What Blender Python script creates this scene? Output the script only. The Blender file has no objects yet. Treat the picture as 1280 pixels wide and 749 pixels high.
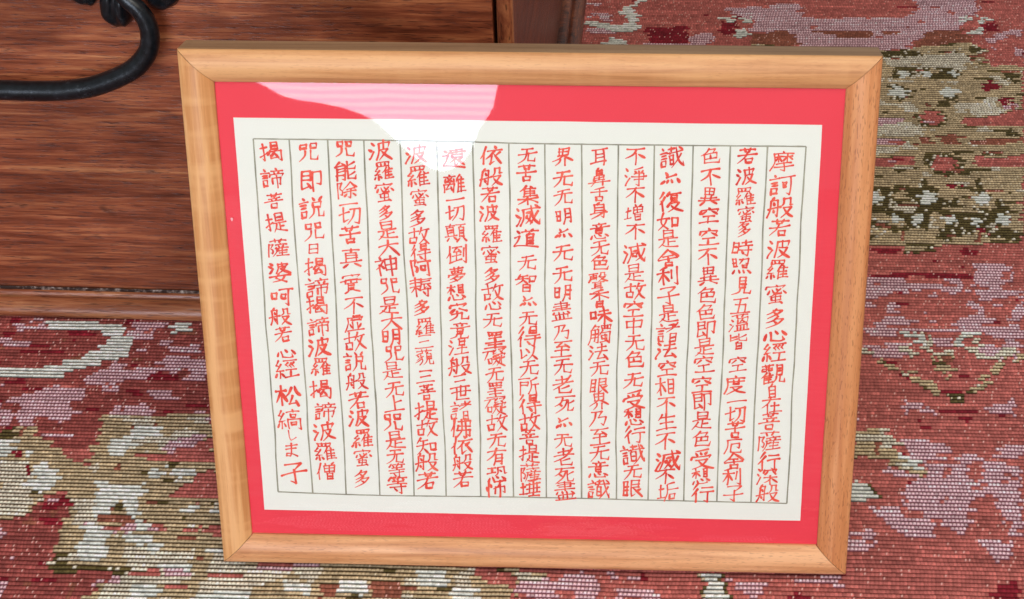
import bpy, bmesh, math, random
import numpy as np
from mathutils import Vector, Matrix
from mathutils.noise import noise as pnoise

SC = bpy.context.scene
COL = SC.collection

# ------------------------------------------------------------------ camera
CAM_H = 0.690775
cam_data = bpy.data.cameras.new("camera")
cam_data.sensor_fit = 'HORIZONTAL'
cam_data.sensor_width = 36.0
cam_data.lens = 2100.885 / 1280 * 36.0
cam_data.shift_x = -83.724 / 1280
cam_data.clip_start = 0.01
cam_data.clip_end = 50
cam = bpy.data.objects.new("camera", cam_data)
COL.objects.link(cam)
R_ = Vector((0.99994802, -0.00613031, -0.00814658))
U_ = Vector((0.01019547, 0.60124694, 0.79899823))
F_ = Vector((0.0, 0.79903976, -0.60127819))
cam.matrix_world = Matrix(((R_.x, U_.x, -F_.x, 0), (R_.y, U_.y, -F_.y, 0), (R_.z, U_.z, -F_.z, CAM_H), (0, 0, 0, 1)))
SC.camera = cam

# ------------------------------------------------------------------ light
world = bpy.data.worlds.new("World")
SC.world = world
world.use_nodes = True
bg = world.node_tree.nodes["Background"]
bg.inputs[0].default_value = (1.0, 0.97, 0.93, 1)
bg.inputs[1].default_value = 0.34
SC.view_settings.view_transform = 'Standard'
SC.view_settings.look = 'None'
SC.view_settings.exposure = 0.0
SC.view_settings.gamma = 1.0
WINDOW_POWER = 10.8
# unseen soft fill added above and before the picture
lamp_data = bpy.data.lights.new("fill_light", 'AREA')
lamp_data.shape = 'RECTANGLE'; lamp_data.size = 1.5; lamp_data.size_y = 1.2
lamp_data.energy = 26; lamp_data.color = (1.0, 0.90, 0.76)
lamp = bpy.data.objects.new("fill_light", lamp_data)
COL.objects.link(lamp)
lamp.location = (.50, -.55, 2.05)
lamp.rotation_euler = (Vector((-.03, .72, .10)) - lamp.location).to_track_quat('-Z', 'Y').to_euler()

# ------------------------------------------------------------------ helpers
def link(name, me, parent=None, mats=(), smooth=False):
    ob = bpy.data.objects.new(name, me)
    COL.objects.link(ob)
    if parent: ob.parent = parent
    for m in mats: me.materials.append(m)
    if smooth: me.polygons.foreach_set("use_smooth", [True] * len(me.polygons))
    return ob

def from_bm(name, bm, parent=None, mats=(), smooth=False):
    bmesh.ops.recalc_face_normals(bm, faces=bm.faces[:])
    me = bpy.data.meshes.new(name); bm.to_mesh(me); bm.free()
    return link(name, me, parent, mats, smooth)

def box_bm(x0, x1, y0, y1, z0, z1, bevel=0.0, seg=2, bm=None):
    b = bm or bmesh.new()
    r = bmesh.ops.create_cube(b, size=1)
    for v in r['verts']:
        v.co = Vector((x0 + (v.co.x + .5) * (x1 - x0), y0 + (v.co.y + .5) * (y1 - y0), z0 + (v.co.z + .5) * (z1 - z0)))
    if bevel:
        es = list({e for v in r['verts'] for e in v.link_edges})
        bmesh.ops.bevel(b, geom=es, offset=bevel, segments=seg, affect='EDGES', profile=0.6)
    return b

def tube_bm(pts, radii, n=20, squash=1.0, bm=None):
    """round bar through pts (Catmull-Rom), with a radius per point"""
    bm = bm or bmesh.new()
    P = [Vector(p) for p in pts]
    path, rad = [], []
    for i in range(len(P) - 1):
        p0, p1, p2, p3 = P[max(i - 1, 0)], P[i], P[i + 1], P[min(i + 2, len(P) - 1)]
        for k in range(8):
            t = k / 8
            path.append(0.5 * (2 * p1 + (p2 - p0) * t + (2 * p0 - 5 * p1 + 4 * p2 - p3) * t * t + (3 * p1 - p0 - 3 * p2 + p3) * t ** 3))
            rad.append(radii[i] * (1 - t) + radii[i + 1] * t)
    path.append(P[-1]); rad.append(radii[-1])
    nrm = Vector((0, 1, 0)); rings = []
    for i, p in enumerate(path):
        t = (path[min(i + 1, len(path) - 1)] - path[max(i - 1, 0)]).normalized()
        a = (nrm - t * nrm.dot(t)).normalized(); b = t.cross(a); nrm = a
        ring = []
        for k in range(n):
            th = 2 * math.pi * k / n
            d = a * math.cos(th) * squash + b * math.sin(th)
            q = p + d * rad[i]
            w = pnoise(q * 70) * 0.04 + pnoise(q * 260) * 0.012
            ring.append(bm.verts.new(q + d * rad[i] * w))
        rings.append(ring)
    for i in range(len(rings) - 1):
        for k in range(n):
            bm.faces.new((rings[i][k], rings[i][(k + 1) % n], rings[i + 1][(k + 1) % n], rings[i + 1][k]))
    bm.faces.new(rings[0][::-1]); bm.faces.new(rings[-1])
    return bm

def describe(o, label, cat, group=None):
    o['label'] = label; o['category'] = cat
    if group: o['group'] = group

def empty(name, mat):
    o = bpy.data.objects.new(name, None); o.empty_display_size = .05
    COL.objects.link(o); o.matrix_world = mat
    return o

# ------------------------------------------------------------------ materials
def new_mat(name):
    m = bpy.data.materials.new(name); m.use_nodes = True
    nt = m.node_tree
    return m, nt, nt.nodes["Principled BSDF"]

def N(nt, t, **kw):
    n = nt.nodes.new(t)
    for k, v in kw.items():
        if k in n.inputs.keys(): n.inputs[k].default_value = v
        else: setattr(n, k, v)
    return n

def ramp(nt, fac, stops):
    r = nt.nodes.new("ShaderNodeValToRGB")
    els = r.color_ramp.elements
    while len(els) < len(stops): els.new(0.5)
    for e, (p, c) in zip(els, stops): e.position = p; e.color = (*c, 1)
    nt.links.new(fac, r.inputs[0])
    return r

def mixc(nt, fac, a, b, mode='MIX'):
    m = nt.nodes.new("ShaderNodeMix"); m.data_type = 'RGBA'; m.blend_type = mode
    for s, v in ((m.inputs[0], fac), (m.inputs[6], a), (m.inputs[7], b)):
        if hasattr(v, 'is_output'): nt.links.new(v, s)
        elif isinstance(v, (int, float)): s.default_value = v
        else: s.default_value = (*v, 1)
    return m.outputs[2]

def grain_noise(nt, scale, detail=4, rough=.55, dist=0.0, coord='Object', loc=(0, 0, 0)):
    tc = N(nt, "ShaderNodeTexCoord")
    mp = N(nt, "ShaderNodeMapping"); mp.inputs['Scale'].default_value = scale; mp.inputs['Location'].default_value = loc
    nt.links.new(tc.outputs[coord], mp.inputs[0])
    nz = N(nt, "ShaderNodeTexNoise", Scale=1.0, Detail=detail, Roughness=rough, Distortion=dist)
    nt.links.new(mp.outputs[0], nz.inputs['Vector'])
    return nz.outputs['Fac']

def bump(nt, bsdf, height, strength, dist):
    b = N(nt, "ShaderNodeBump", Strength=strength, Distance=dist)
    nt.links.new(height, b.inputs['Height']); nt.links.new(b.outputs[0], bsdf.inputs['Normal'])

def mix_val(nt, a, b, op):
    m = N(nt, "ShaderNodeMath", operation=op)
    for i, v in enumerate((a, b)):
        if hasattr(v, 'is_output'): nt.links.new(v, m.inputs[i])
        else: m.inputs[i].default_value = v
    return m.outputs[0]

def frame_wood(name, light, mid, dark, fleck, fleck_amt, figure_sheen):
    """varnished beech, grain along local X"""
    m, nt, b = new_mat(name)
    g1 = grain_noise(nt, (9, 260, 260), 5, .6, .4)
    g2 = grain_noise(nt, (2.5, 60, 60), 3, .5, .6, loc=(3, 1, 2))
    s = mix_val(nt, mix_val(nt, g1, .55, 'MULTIPLY'), mix_val(nt, g2, .45, 'MULTIPLY'), 'ADD')
    c = ramp(nt, s, [(.38, dark), (.48, mid), (.58, light)]).outputs[0]
    fl = grain_noise(nt, (260, 1500, 1500), 1, .4, 0, loc=(7, 3, 1))
    f = ramp(nt, fl, [(.60, (0, 0, 0)), (.68, (1, 1, 1))]).outputs[0]
    c = mixc(nt, mix_val(nt, f, fleck_amt, 'MULTIPLY'), c, fleck)
    # pale mottles across the grain, with the rails' sheen painted in
    cf = grain_noise(nt, (95, 12, 12), 2, .5, .3, loc=(1, 5, 4))
    cfr = ramp(nt, cf, [(.48, (0, 0, 0)), (.68, (1, 1, 1))]).outputs[0]
    c = mixc(nt, mix_val(nt, cfr, figure_sheen, 'MULTIPLY'), c, light)
    nt.links.new(c, b.inputs['Base Color'])
    r = mix_val(nt, mix_val(nt, g2, .25, 'MULTIPLY'), .36, 'ADD')
    nt.links.new(r, b.inputs['Roughness'])
    b.inputs['Specular IOR Level'].default_value = .45
    b.inputs['Coat Weight'].default_value = .06; b.inputs['Coat Roughness'].default_value = .3
    bump(nt, b, mix_val(nt, g1, fl, 'ADD'), .12, .0006)
    return m

def chest_wood(name, shift=0.0, scale=(1, 1, 1), bright=1.0, red=1.0, rough=.18):
    """dark stained hardwood, grain along local X, rubbed varnish"""
    m, nt, b = new_mat(name)
    sx, sy, sz = scale
    L = lambda c: (c[0] * bright * red, c[1] * bright, c[2] * bright)
    g0 = grain_noise(nt, (2.6 * sx, 20 * sy, 20 * sz), 3, .55, 1.6)
    g1 = grain_noise(nt, (9 * sx, 150 * sy, 150 * sz), 5, .62, 1.1, loc=(2, 4, 1))
    g2 = grain_noise(nt, (26 * sx, 620 * sy, 620 * sz), 4, .65, .3, loc=(5, 2, 8))
    s = mix_val(nt, mix_val(nt, g0, .28, 'MULTIPLY'), mix_val(nt, g1, .40, 'MULTIPLY'), 'ADD')
    s = mix_val(nt, s, mix_val(nt, g2, .32, 'MULTIPLY'), 'ADD')
    s = mix_val(nt, s, shift, 'ADD')
    c = ramp(nt, s, [(.35, L((.052, .015, .009))), (.43, L((.155, .042, .020))), (.50, L((.27, .078, .036))),
                     (.56, L((.40, .14, .060))), (.64, L((.54, .24, .105)))]).outputs[0]
    # cloudy polish and old stain, broader than the grain
    mo = ramp(nt, grain_noise(nt, (5 * sx, 9 * sy, 9 * sz), 4, .6, 1.2, loc=(3, 8, 2)), [(.36, (.62, .58, .56)), (.52, (1, 1, 1)), (.66, (1.30, 1.34, 1.30))]).outputs[0]
    c = mixc(nt, 1.0, c, mo, 'MULTIPLY')
    # open pores, short dark dashes
    p = grain_noise(nt, (120 * sx, 1500 * sy, 1500 * sz), 1, .5, 0, loc=(9, 1, 3))
    pr = ramp(nt, p, [(.60, (0, 0, 0)), (.70, (1, 1, 1))]).outputs[0]
    c = mixc(nt, mix_val(nt, pr, .65, 'MULTIPLY'), c, L((.022, .007, .005)))
    # dents and ink-dark spots
    d = grain_noise(nt, (26, 34, 34), 2, .5, .2, loc=(4, 4, 9))
    dr = ramp(nt, d, [(.73, (0, 0, 0)), (.78, (1, 1, 1))]).outputs[0]
    c = mixc(nt, mix_val(nt, dr, .8, 'MULTIPLY'), c, L((.012, .006, .006)))
    nt.links.new(c, b.inputs['Base Color'])
    rr = mix_val(nt, mix_val(nt, g1, .35, 'MULTIPLY'), rough, 'ADD')
    nt.links.new(rr, b.inputs['Roughness'])
    b.inputs['Specular IOR Level'].default_value = .42
    h = mix_val(nt, mix_val(nt, g2, .5, 'MULTIPLY'), mix_val(nt, pr, -.7, 'MULTIPLY'), 'ADD')
    bump(nt, b, h, .35, .0006)
    return m

M_TOP = frame_wood('beech_top', (.75, .40, .17), (.64, .305, .12), (.46, .195, .07), (.40, .17, .06), .22, .25)
M_LEFT = frame_wood('beech_left', (.78, .42, .175), (.62, .28, .097), (.51, .215, .07), (.5, .22, .08), .12, .75)
M_RIGHT = frame_wood('beech_right', (.70, .31, .125), (.60, .235, .085), (.50, .175, .06), (.30, .095, .032), .6, .12)
M_BOTTOM = frame_wood('beech_bottom', (.80, .42, .20), (.64, .29, .12), (.46, .19, .08), (.30, .12, .05), .35, .12)
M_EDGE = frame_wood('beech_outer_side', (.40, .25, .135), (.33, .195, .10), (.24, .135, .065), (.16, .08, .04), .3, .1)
M_CHEST = chest_wood('chest_wood', shift=.004, bright=1.02, red=1.08)
M_MOULD = chest_wood('moulding_wood', shift=.045, scale=(.7, .8, .8), bright=1.05, rough=.10)
M_POST = chest_wood('post_wood', shift=.03, scale=(6, 6, .12))
M_SIDE = chest_wood('side_wood', shift=-.06, scale=(7, .5, 7), bright=.9, red=1.0)

def simple(name, col, rough, spec=.5, metal=0.0):
    m, nt, b = new_mat(name)
    b.inputs['Base Color'].default_value = (*col, 1); b.inputs['Roughness'].default_value = rough
    b.inputs['Specular IOR Level'].default_value = spec; b.inputs['Metallic'].default_value = metal
    return m, nt, b

M_MAT, nt, b = simple('red_card', (.80, .050, .075), .75, .25)
w = grain_noise(nt, (900, 900, 900), 2); w2 = grain_noise(nt, (14, 14, 14), 3)
c = mixc(nt, w2, (.81, .044, .070), (.88, .060, .090)); nt.links.new(c, b.inputs['Base Color'])
bump(nt, b, w, .1, .0003)
M_PAPER, nt, b = simple('cream_paper', (.80, .82, .755), .85, .2)
w = grain_noise(nt, (500, 500, 500), 4); w2 = grain_noise(nt, (9, 9, 9), 4)
c = mixc(nt, w2, (.825, .845, .755), (.865, .88, .80)); nt.links.new(c, b.inputs['Base Color'])
bump(nt, b, w, .08, .0003)
M_INK, nt, b = simple('vermilion_ink', (.75, .05, .035), .6, .3)
i1 = grain_noise(nt, (260, 260, 260), 3); i2 = grain_noise(nt, (60, 60, 60), 2, loc=(3, 3, 3))
s = mix_val(nt, mix_val(nt, i1, .6, 'MULTIPLY'), mix_val(nt, i2, .4, 'MULTIPLY'), 'ADD')
c = ramp(nt, s, [(.36, (.70, .030, .020)), (.50, (.86, .080, .045)), (.68, (.90, .19, .115))]).outputs[0]
nt.links.new(c, b.inputs['Base Color'])
M_RULE, nt, b = simple('grey_rule_ink', (.26, .25, .17), .7, .2)
i1 = grain_noise(nt, (90, 90, 90), 3)
c = ramp(nt, i1, [(.35, (.25, .245, .17)), (.65, (.42, .41, .30))]).outputs[0]; nt.links.new(c, b.inputs['Base Color'])
M_BACK, nt, b = simple('backing_board', (.22, .14, .08), .8)

# clear pane: real reflections from both faces at the angle of view, straight through otherwise
M_GLASS = bpy.data.materials.new('clear_glass'); M_GLASS.use_nodes = True
nt = M_GLASS.node_tree; nt.nodes.clear()
out = N(nt, "ShaderNodeOutputMaterial"); mx = N(nt, "ShaderNodeMixShader"); tr = N(nt, "ShaderNodeBsdfTransparent")
gl = N(nt, "ShaderNodeBsdfGlossy", Roughness=0.016); fr = N(nt, "ShaderNodeFresnel", IOR=1.5); ge = N(nt, "ShaderNodeNewGeometry")
front = mix_val(nt, 1.0, ge.outputs['Backfacing'], 'SUBTRACT')
nt.links.new(mix_val(nt, mix_val(nt, fr.outputs[0], 1.7, 'MULTIPLY'), front, 'MULTIPLY'), mx.inputs[0])
nt.links.new(tr.outputs[0], mx.inputs[1]); nt.links.new(gl.outputs[0], mx.inputs[2]); nt.links.new(mx.outputs[0], out.inputs[0])

M_IRON, nt, b = simple('black_iron', (.018, .022, .027), .42, .5, .35)
i1 = grain_noise(nt, (220, 220, 220), 5, .65); i2 = grain_noise(nt, (50, 50, 50), 3, loc=(1, 2, 3))
c = ramp(nt, i1, [(.38, (.006, .008, .010)), (.60, (.013, .017, .022)), (.78, (.075, .09, .10))]).outputs[0]
nt.links.new(c, b.inputs['Base Color'])
nt.links.new(mix_val(nt, mix_val(nt, i2, .30, 'MULTIPLY'), .16, 'ADD'), b.inputs['Roughness'])
bump(nt, b, i1, .3, .0006)
M_WAX, nt, b = simple('pale_wax', (.55, .47, .42), .8)
i1 = grain_noise(nt, (240, 240, 240), 3)
c = ramp(nt, i1, [(.46, (.03, .012, .009)), (.58, (.20, .14, .12)), (.72, (.55, .48, .44))]).outputs[0]; nt.links.new(c, b.inputs['Base Color'])

# ------------------------------------------------------------------ carpet: woven yarn, one bead per stitch
MOTIFS = [   # yarn, outline on the carpet (mm), later ones woven over earlier; S is red with shade painted in
 ('T',[(230.4,1264.5),(284.9,1266.2),(335.7,1265.1),(373,1233.9),(318,981.4),(191.9,977.7)]),
 ('P',[(57.4,1363),(61.6,1363),(49.8,1349.3),(54.9,1332.4),(55.5,1310),(52.6,1305.7),(37.9,1303),(17.3,1313.8),(8.9,1318.4),(9,1327.4),(20.9,1322.6),(38.3,1317.8),(46.8,1322.1),(45.7,1332.6),(38.9,1341.9),(46.3,1354)]),
 ('P',[(59,1411),(77.4,1410.6),(61.5,1359.8),(54.4,1360)]),
 ('P',[(20.2,1280.3),(32.9,1294.4),(41.1,1291.3),(49.6,1278.3)]),
 ('M',[(12.4,1312.4),(34.6,1309),(33,1301.7),(12.3,1303.6)]),
 ('M',[(11.3,1342.5),(31.7,1337.4),(33.5,1323.8),(13.9,1327.3)]),
 ('D',[(59.1,1312.9),(97.5,1313.5),(97.1,1284.4),(64.9,1285.1)]),
 ('M',[(58.1,1285.2),(116.3,1284),(115.9,1278.3),(57.8,1279.5)]),
 ('M',[(97.8,1295.9),(117.7,1304.2),(119.7,1283.9),(99,1281.5)]),
 ('M',[(131.3,1345.9),(199.9,1356.8),(198.9,1329.2),(287.5,1324.3),(304,1339.1),(296.4,1379.8),(361.1,1378.3),(356.8,1337.9),(345.3,1326),(332.5,1302.6),(307.3,1297.2),(290.7,1280.3),(284,1269),(257.8,1266.8),(197.5,1273.7),(185.1,1285.4),(183.2,1299.9),(152.4,1303.5),(157.5,1322.6),(137.6,1336.6)]),
 ('R',[(203.8,1372.3),(291.3,1370.4),(290.8,1336.3),(279.1,1324.5),(210.5,1326),(197.5,1335.3)]),
 ('P',[(129.9,1327.7),(139.5,1333.6),(138.8,1315.6),(131.2,1317.2)]),
 ('P',[(147.7,1330.4),(154.7,1330.2),(153.7,1318.2),(147.9,1316.9)]),
 ('P',[(136.9,1300.9),(149.4,1309.4),(151.8,1297.7),(138.9,1292.1)]),
 ('D',[(126.9,1315.9),(141.3,1321.5),(141.7,1300.8),(127.7,1298.2)]),
 ('B',[(204.2,1302.4),(228.6,1303.3),(259.3,1299.7),(254.2,1288.2),(233.4,1287.2),(220.8,1296.2)]),
 ('B',[(266.4,1301),(286.9,1299.1),(282.7,1294.9),(267.6,1295.2)]),
 ('B',[(152.1,1300.6),(183.5,1302.8),(192.3,1288.1),(190.3,1271),(149.6,1271.9)]),
 ('O',[(150.6,1283.3),(174.2,1279.9),(173.4,1271.4),(148.2,1271.9)]),
 ('B',[(289.7,1274.6),(307.8,1300.2),(335.9,1302.5),(341.5,1284.9),(332.8,1268),(312,1265.6),(287.8,1263.3)]),
 ('D',[(353.6,1310.9),(366.5,1316.6),(365,1298.9),(354,1299.2)]),
 ('P',[(336.9,1326.2),(345.9,1329.1),(343.6,1317.1),(336.6,1317.2)]),
 ('P',[(353.3,1327.4),(363.5,1325.7),(358.3,1313.8),(352.7,1313.9)]),
 ('P',[(342.3,1299.4),(353,1308),(351.5,1293.4),(342.7,1290.7)]),
 ('M',[(350.5,1281.9),(372.5,1301.7),(374.8,1292.9),(354.3,1273.2)]),
 ('M',[(370.7,1267.2),(380.8,1269.8),(376.9,1251.7),(370.7,1254.6)]),
 ('M',[(375.3,1301.6),(387.7,1301.4),(385.2,1289.8),(374.8,1292.9)]),
 ('O',[(257,1261.2),(285.4,1269),(313.8,1275.5),(338.4,1279.3),(349.2,1264.8),(340.9,1240),(333.7,1237.5),(331.2,1259.6),(311,1260),(282.9,1253.7),(259.1,1252.8)]),
 ('C',[(259.1,1252.8),(327.8,1259.7),(331.4,1243),(333.1,1234.7),(291.8,1227.5),(260.4,1239)]),
 ('R',[(344.1,1256.5),(376.6,1250.3),(373.9,1238),(343.9,1238.6)]),
 ('O',[(265.3,1236.2),(322.7,1232.2),(316.3,1216.3),(306,1213.8),(295.2,1208.7),(294,1220.7),(263.9,1218.7)]),
 ('C',[(282.6,1235.8),(287.7,1234.3),(285,1218.2),(279.5,1217)]),
 ('P',[(269.7,1230.6),(277.7,1230.5),(274.4,1218.5),(269.6,1221.2)]),
 ('P',[(288.5,1227.5),(297.6,1230.1),(295.1,1219.4),(289.1,1219.5)]),
 ('P',[(311.4,1232.5),(318.3,1226.9),(315.5,1218.9),(310.5,1220.4)]),
 ('O',[(252.5,1217.6),(273.8,1198.7),(264.9,1175.7),(258.2,1182.2)]),
 ('O',[(298,1187.8),(310.6,1192.7),(305.8,1177.4)]),
 ('P',[(253,1199.1),(262,1206.8),(270.3,1197.5),(263.9,1186),(254.6,1192.6)]),
 ('P',[(295.1,1197),(305.2,1205.9),(311.6,1197.9),(305.8,1187.7),(298.2,1189.1)]),
 ('O',[(355.3,1228.9),(371.8,1228.5),(363.1,1212.6),(356.8,1204.8),(355.3,1219.5)]),
 ('C',[(343.7,1221),(353,1218.2),(354.3,1202.3),(344.3,1207.7)]),
 ('D',[(330.6,1208),(338.8,1213.1),(344,1206.4),(347.3,1199.8),(331.1,1197.5)]),
 ('D',[(342.8,1184.4),(351.6,1189.3),(352.8,1176.5),(343.9,1174.1)]),
 ('M',[(345.3,1171.6),(357.2,1176.4),(358.3,1166.3),(344.2,1166.6)]),
 ('C',[(305.8,1177.4),(338.5,1179.3),(342.3,1166.6),(339.2,1157.9),(319.3,1157.1),(307.4,1168.6)]),
 ('R',[(305.8,1149.9),(311.4,1156),(340.2,1156.6),(343.7,1164.1),(358,1165),(352.9,1141.6),(305.7,1142.6)]),
 ('O',[(271.4,1160.5),(281.8,1169.1),(294.1,1166.3),(293.8,1150.1),(284,1138.1),(272.1,1142)]),
 ('R',[(273.1,1155.5),(281.1,1165.3),(290.3,1162.6),(291.7,1152.7),(285.1,1144.2),(274.6,1145.6)]),
 ('M',[(277.3,1150.5),(284.9,1150.3),(284.1,1145.4),(277.7,1145.6)]),
 ('M',[(235,1156.3),(260.2,1154.5),(260.1,1145.9),(256.8,1141.1),(233,1142.8)]),
 ('C',[(260.5,1148.3),(271,1143.2),(274.6,1134.7),(268.2,1126.4),(231.1,1129.5),(232.8,1141.6)]),
 ('M',[(230.4,1124.7),(255.1,1123.1),(255,1114.8),(229,1115.3)]),
 ('C',[(228.7,1112.9),(256.1,1110),(245.4,1100.9),(227,1101.3)]),
 ('B',[(267.8,1124),(278.4,1127.4),(277.5,1115.5),(265,1114.6)]),
 ('B',[(284.4,1126.1),(297.7,1123.4),(295.9,1114),(284,1116.6)]),
 ('B',[(303,1118.6),(323.8,1122.9),(349.2,1124.8),(347.7,1117.7),(321.9,1113.5),(303.6,1115)]),
 ('R',[(226.5,1097.8),(256.9,1096.1),(256.5,1085.8),(224.3,1083)]),
 ('M',[(237.9,1091.8),(245.8,1091.7),(245.3,1088.3),(237.3,1088.4)]),
 ('O',[(263.1,1096),(272.6,1105),(286.2,1104.8),(295.5,1095.3),(293.7,1079.4),(282.8,1069.5),(268.1,1072),(263.8,1082.2)]),
 ('R',[(270.2,1091.2),(277.8,1099.1),(287.6,1095.5),(289.5,1082.9),(279,1075.2),(271.1,1078.7)]),
 ('R',[(303,1092.9),(307.8,1098.6),(324.3,1094.8),(343.6,1099),(339.9,1081.9),(304.7,1082.6)]),
 ('O',[(311,1105.5),(329.3,1104),(325,1098.2),(311.5,1098.5)]),
 ('D',[(276,1058.6),(285.6,1058.4),(284.7,1054),(275.2,1054.2)]),
 ('O',[(217,1053.1),(231.2,1056.1),(252.6,1051.3),(262.3,1066.6),(267.9,1046.7),(271.9,1035.9),(292.4,1040.9),(302.3,1070.3),(305.3,1046),(312,1035.1),(328.5,1029.5),(326.9,1022.2),(307.6,1014.2),(310.2,998.7),(320.6,993.4),(317.8,980.4),(295.7,983.8),(289.5,996),(274.4,992.2),(263.8,981.4),(257.2,992.5),(247.1,1000.8),(223.1,995.2),(206.8,982.4)]),
 ('C',[(236.2,1034.4),(251.8,1028.8),(244.3,1019.5),(229.8,1023.9)]),
 ('C',[(219.6,1010.6),(226.6,1010.4),(225.1,1001.2),(218.2,1001.4)]),
 ('C',[(257.1,1008.9),(263.3,1010.8),(261.7,998.5),(255.4,998.7)]),
 ('C',[(299,1006),(304.4,1003.9),(302.3,993.8),(296.5,993.9)]),
 ('T',[(269.4,1028.5),(292.6,1027),(288.7,1021.8),(269.4,1022.2)]),
 ('T',[(316.7,1035.1),(330.6,1039.1),(326.4,1020.1),(316.2,1021.3)]),
 ('T',[(223.9,993.1),(259.4,998.6),(256.4,981.5),(223.3,982.1)]),
 ('T',[(277,991.2),(309,987.6),(307.4,979.6),(275.7,981.2)]),
 ('T',[(236.1,1049.5),(247.7,1047.1),(243.6,1036.4),(232.9,1036.6)]),
 ('T',[(283.8,1055.1),(292.9,1052.8),(288,1039.9),(273.5,1038)]),
 ('P',[(213.5,1041.2),(220.7,1049.8),(229.2,1043.1),(225,1034.6),(219.8,1031.5),(212.3,1032.7)]),
 ('P',[(252,1040.5),(260.1,1050.1),(268.9,1042.4),(267,1034.9),(260.2,1029.7),(255.8,1035.1)]),
 ('P',[(291.8,1037.7),(301.6,1048.3),(308.7,1039.5),(303.3,1033.2),(298.9,1029),(295.7,1036.5)]),
 ('P',[(228.8,1013.5),(233.7,1018.6),(237.2,1011.3),(233.7,1004.1),(229.2,1005.3)]),
 ('P',[(243.1,1012.2),(250,1018.3),(252.3,1011),(248.7,1003.9),(244.3,1005)]),
 ('P',[(266,1012.8),(273.3,1017.9),(275.7,1008.5),(268,1004.6)]),
 ('P',[(285.7,1012.5),(292,1017.6),(293.1,1008.2),(290.3,1003.1),(286.1,1005.3)]),
 ('P',[(305.9,1014.2),(311.3,1020.4),(316.1,1009.9),(311.1,1002.8),(306.9,1004.9)]),
 ('D',[(288.2,1004.2),(295.8,998.9),(292.9,992.9),(288,997)]),
 ('O',[(232.5,982),(255.2,981.5),(252,969.8),(231.5,969.1)]),
 ('T',[(234.7,977.9),(247.7,977.7),(245,971.8),(233.9,973)]),
 ('D',[(206,976.5),(228.5,975.1),(227.4,968.2),(205.4,972.5)]),
 ('D',[(273.8,974.3),(285.2,974.1),(283.8,967.2),(272.6,967.4)]),
 ('D',[(205.6,946.5),(249.1,946.7),(273.9,945.3),(272.8,939.7),(245.2,940.1),(237.2,942.2),(206.5,941.7)]),
 ('M',[(199.3,941.9),(208.3,942.7),(225.8,940.5),(227.3,933),(252.1,932.5),(255.7,940),(272.3,936.9),(280.6,950.9),(277.8,956.7),(298.5,956.3),(304.4,952.4),(300.8,935.4),(293.8,933.7),(291,928.2),(302.8,924.3),(306.8,929.7),(303.6,915.1),(284.9,917.2),(280,911.9),(273.1,912.9),(276,919.2),(264.5,924.9),(255.3,919.6),(250.8,925.1),(229,926.4),(225.4,921),(217.9,925.7),(205.6,916.8),(194.7,916.9)]),
 ('R',[(295,944.9),(300,944.8),(298.6,938.3),(293.7,938.4)]),
 ('R',[(201.8,936.2),(208.5,936.1),(207.9,932.4),(201.3,932.5)]),
 ('R',[(252.5,934.4),(260.7,934.2),(260.1,930.5),(251.8,930.7)]),
 ('R',[(271.8,934.1),(276.7,934),(275.8,929.3),(270.3,929.4)]),
 ('M',[(192.8,911.5),(201.5,911.4),(200.9,906.9),(192.2,907)]),
 ('M',[(211.6,913),(219.4,911.1),(216,906.6),(206.3,903.2),(210.9,897.8),(204.4,897.9)]),
 ('M',[(232.2,902.8),(245.8,903.5),(244,899),(232.7,899.2)]),
 ('M',[(261.8,910.4),(269.5,913.9),(272.5,901.2),(269.8,895.9)]),
 ('M',[(278.4,909.2),(289.2,909),(288.3,904.5),(278.6,904.7)]),
 ('M',[(292.9,903.6),(302.8,911.5),(298.2,890.2),(290.1,890.3)]),
 ('M',[(199.7,895.3),(218,898.6),(228.6,891.3),(222.6,887.1),(195.1,889.3)]),
 ('M',[(253,892.7),(264.6,896.9),(282.7,893.1),(278.6,886.1),(251.9,886.6)]),
 ('M',[(237.1,893.8),(240.9,893.8),(240.1,889.4),(236.4,889.4)]),
 ('M',[(189.1,885),(204,888.2),(213.9,882.8),(210,875.1),(187.8,875.5)]),
 ('M',[(217.1,886.3),(240.8,884.1),(270.4,885.4),(268.3,880.2),(216.3,881.1)]),
 ('C',[(214.9,879.4),(226.3,877.5),(232.1,873.9),(227.2,867.2),(223.7,862.2),(231,858.7),(235,851.9),(240.8,851.9),(247,860.1),(254.1,870.1),(265.7,875.1),(264.8,878.5),(252.8,877),(248.6,868.5),(241.5,858.5),(235.9,856.9),(232.2,865.4),(235.2,873.9),(226.6,879.2),(216.4,881.9)]),
 ('C',[(212.8,872.5),(219,865.6),(221.7,856.3),(211.3,856.5)]),
 ('C',[(261,870),(265.5,871.7),(263.9,863.2),(255.6,858.3)]),
 ('P',[(222.5,870.7),(228.4,874),(229.1,868.8),(224.2,864.7)]),
 ('P',[(248.9,870.2),(254.8,873.5),(255.4,868.4),(250.4,864.3)]),
 ('P',[(215.8,878.5),(226.3,877.5),(225.7,874),(216.2,874.2)]),
 ('P',[(252.8,877),(264.4,876.8),(262.7,873.4),(253.2,873.6)]),
 ('M',[(232.1,873.9),(249.5,873.6),(245.3,865.2),(234,867.1)]),
 ('M',[(269,883.7),(297,884.9),(294.4,872.9),(277.9,869.8),(268.3,875)]),
 ('M',[(192.8,866),(214.3,869.1),(211.9,854),(193.4,852.6)]),
 ('M',[(263.9,863.2),(293.3,867.8),(289.6,851.1),(265.4,849.8)]),
 ('C',[(181.8,862.8),(194.1,857.6),(191.2,855.2),(181.9,856.1)]),
 ('C',[(211.7,862.4),(219.3,860.6),(216.8,852.2),(213.1,854.8)]),
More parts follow.
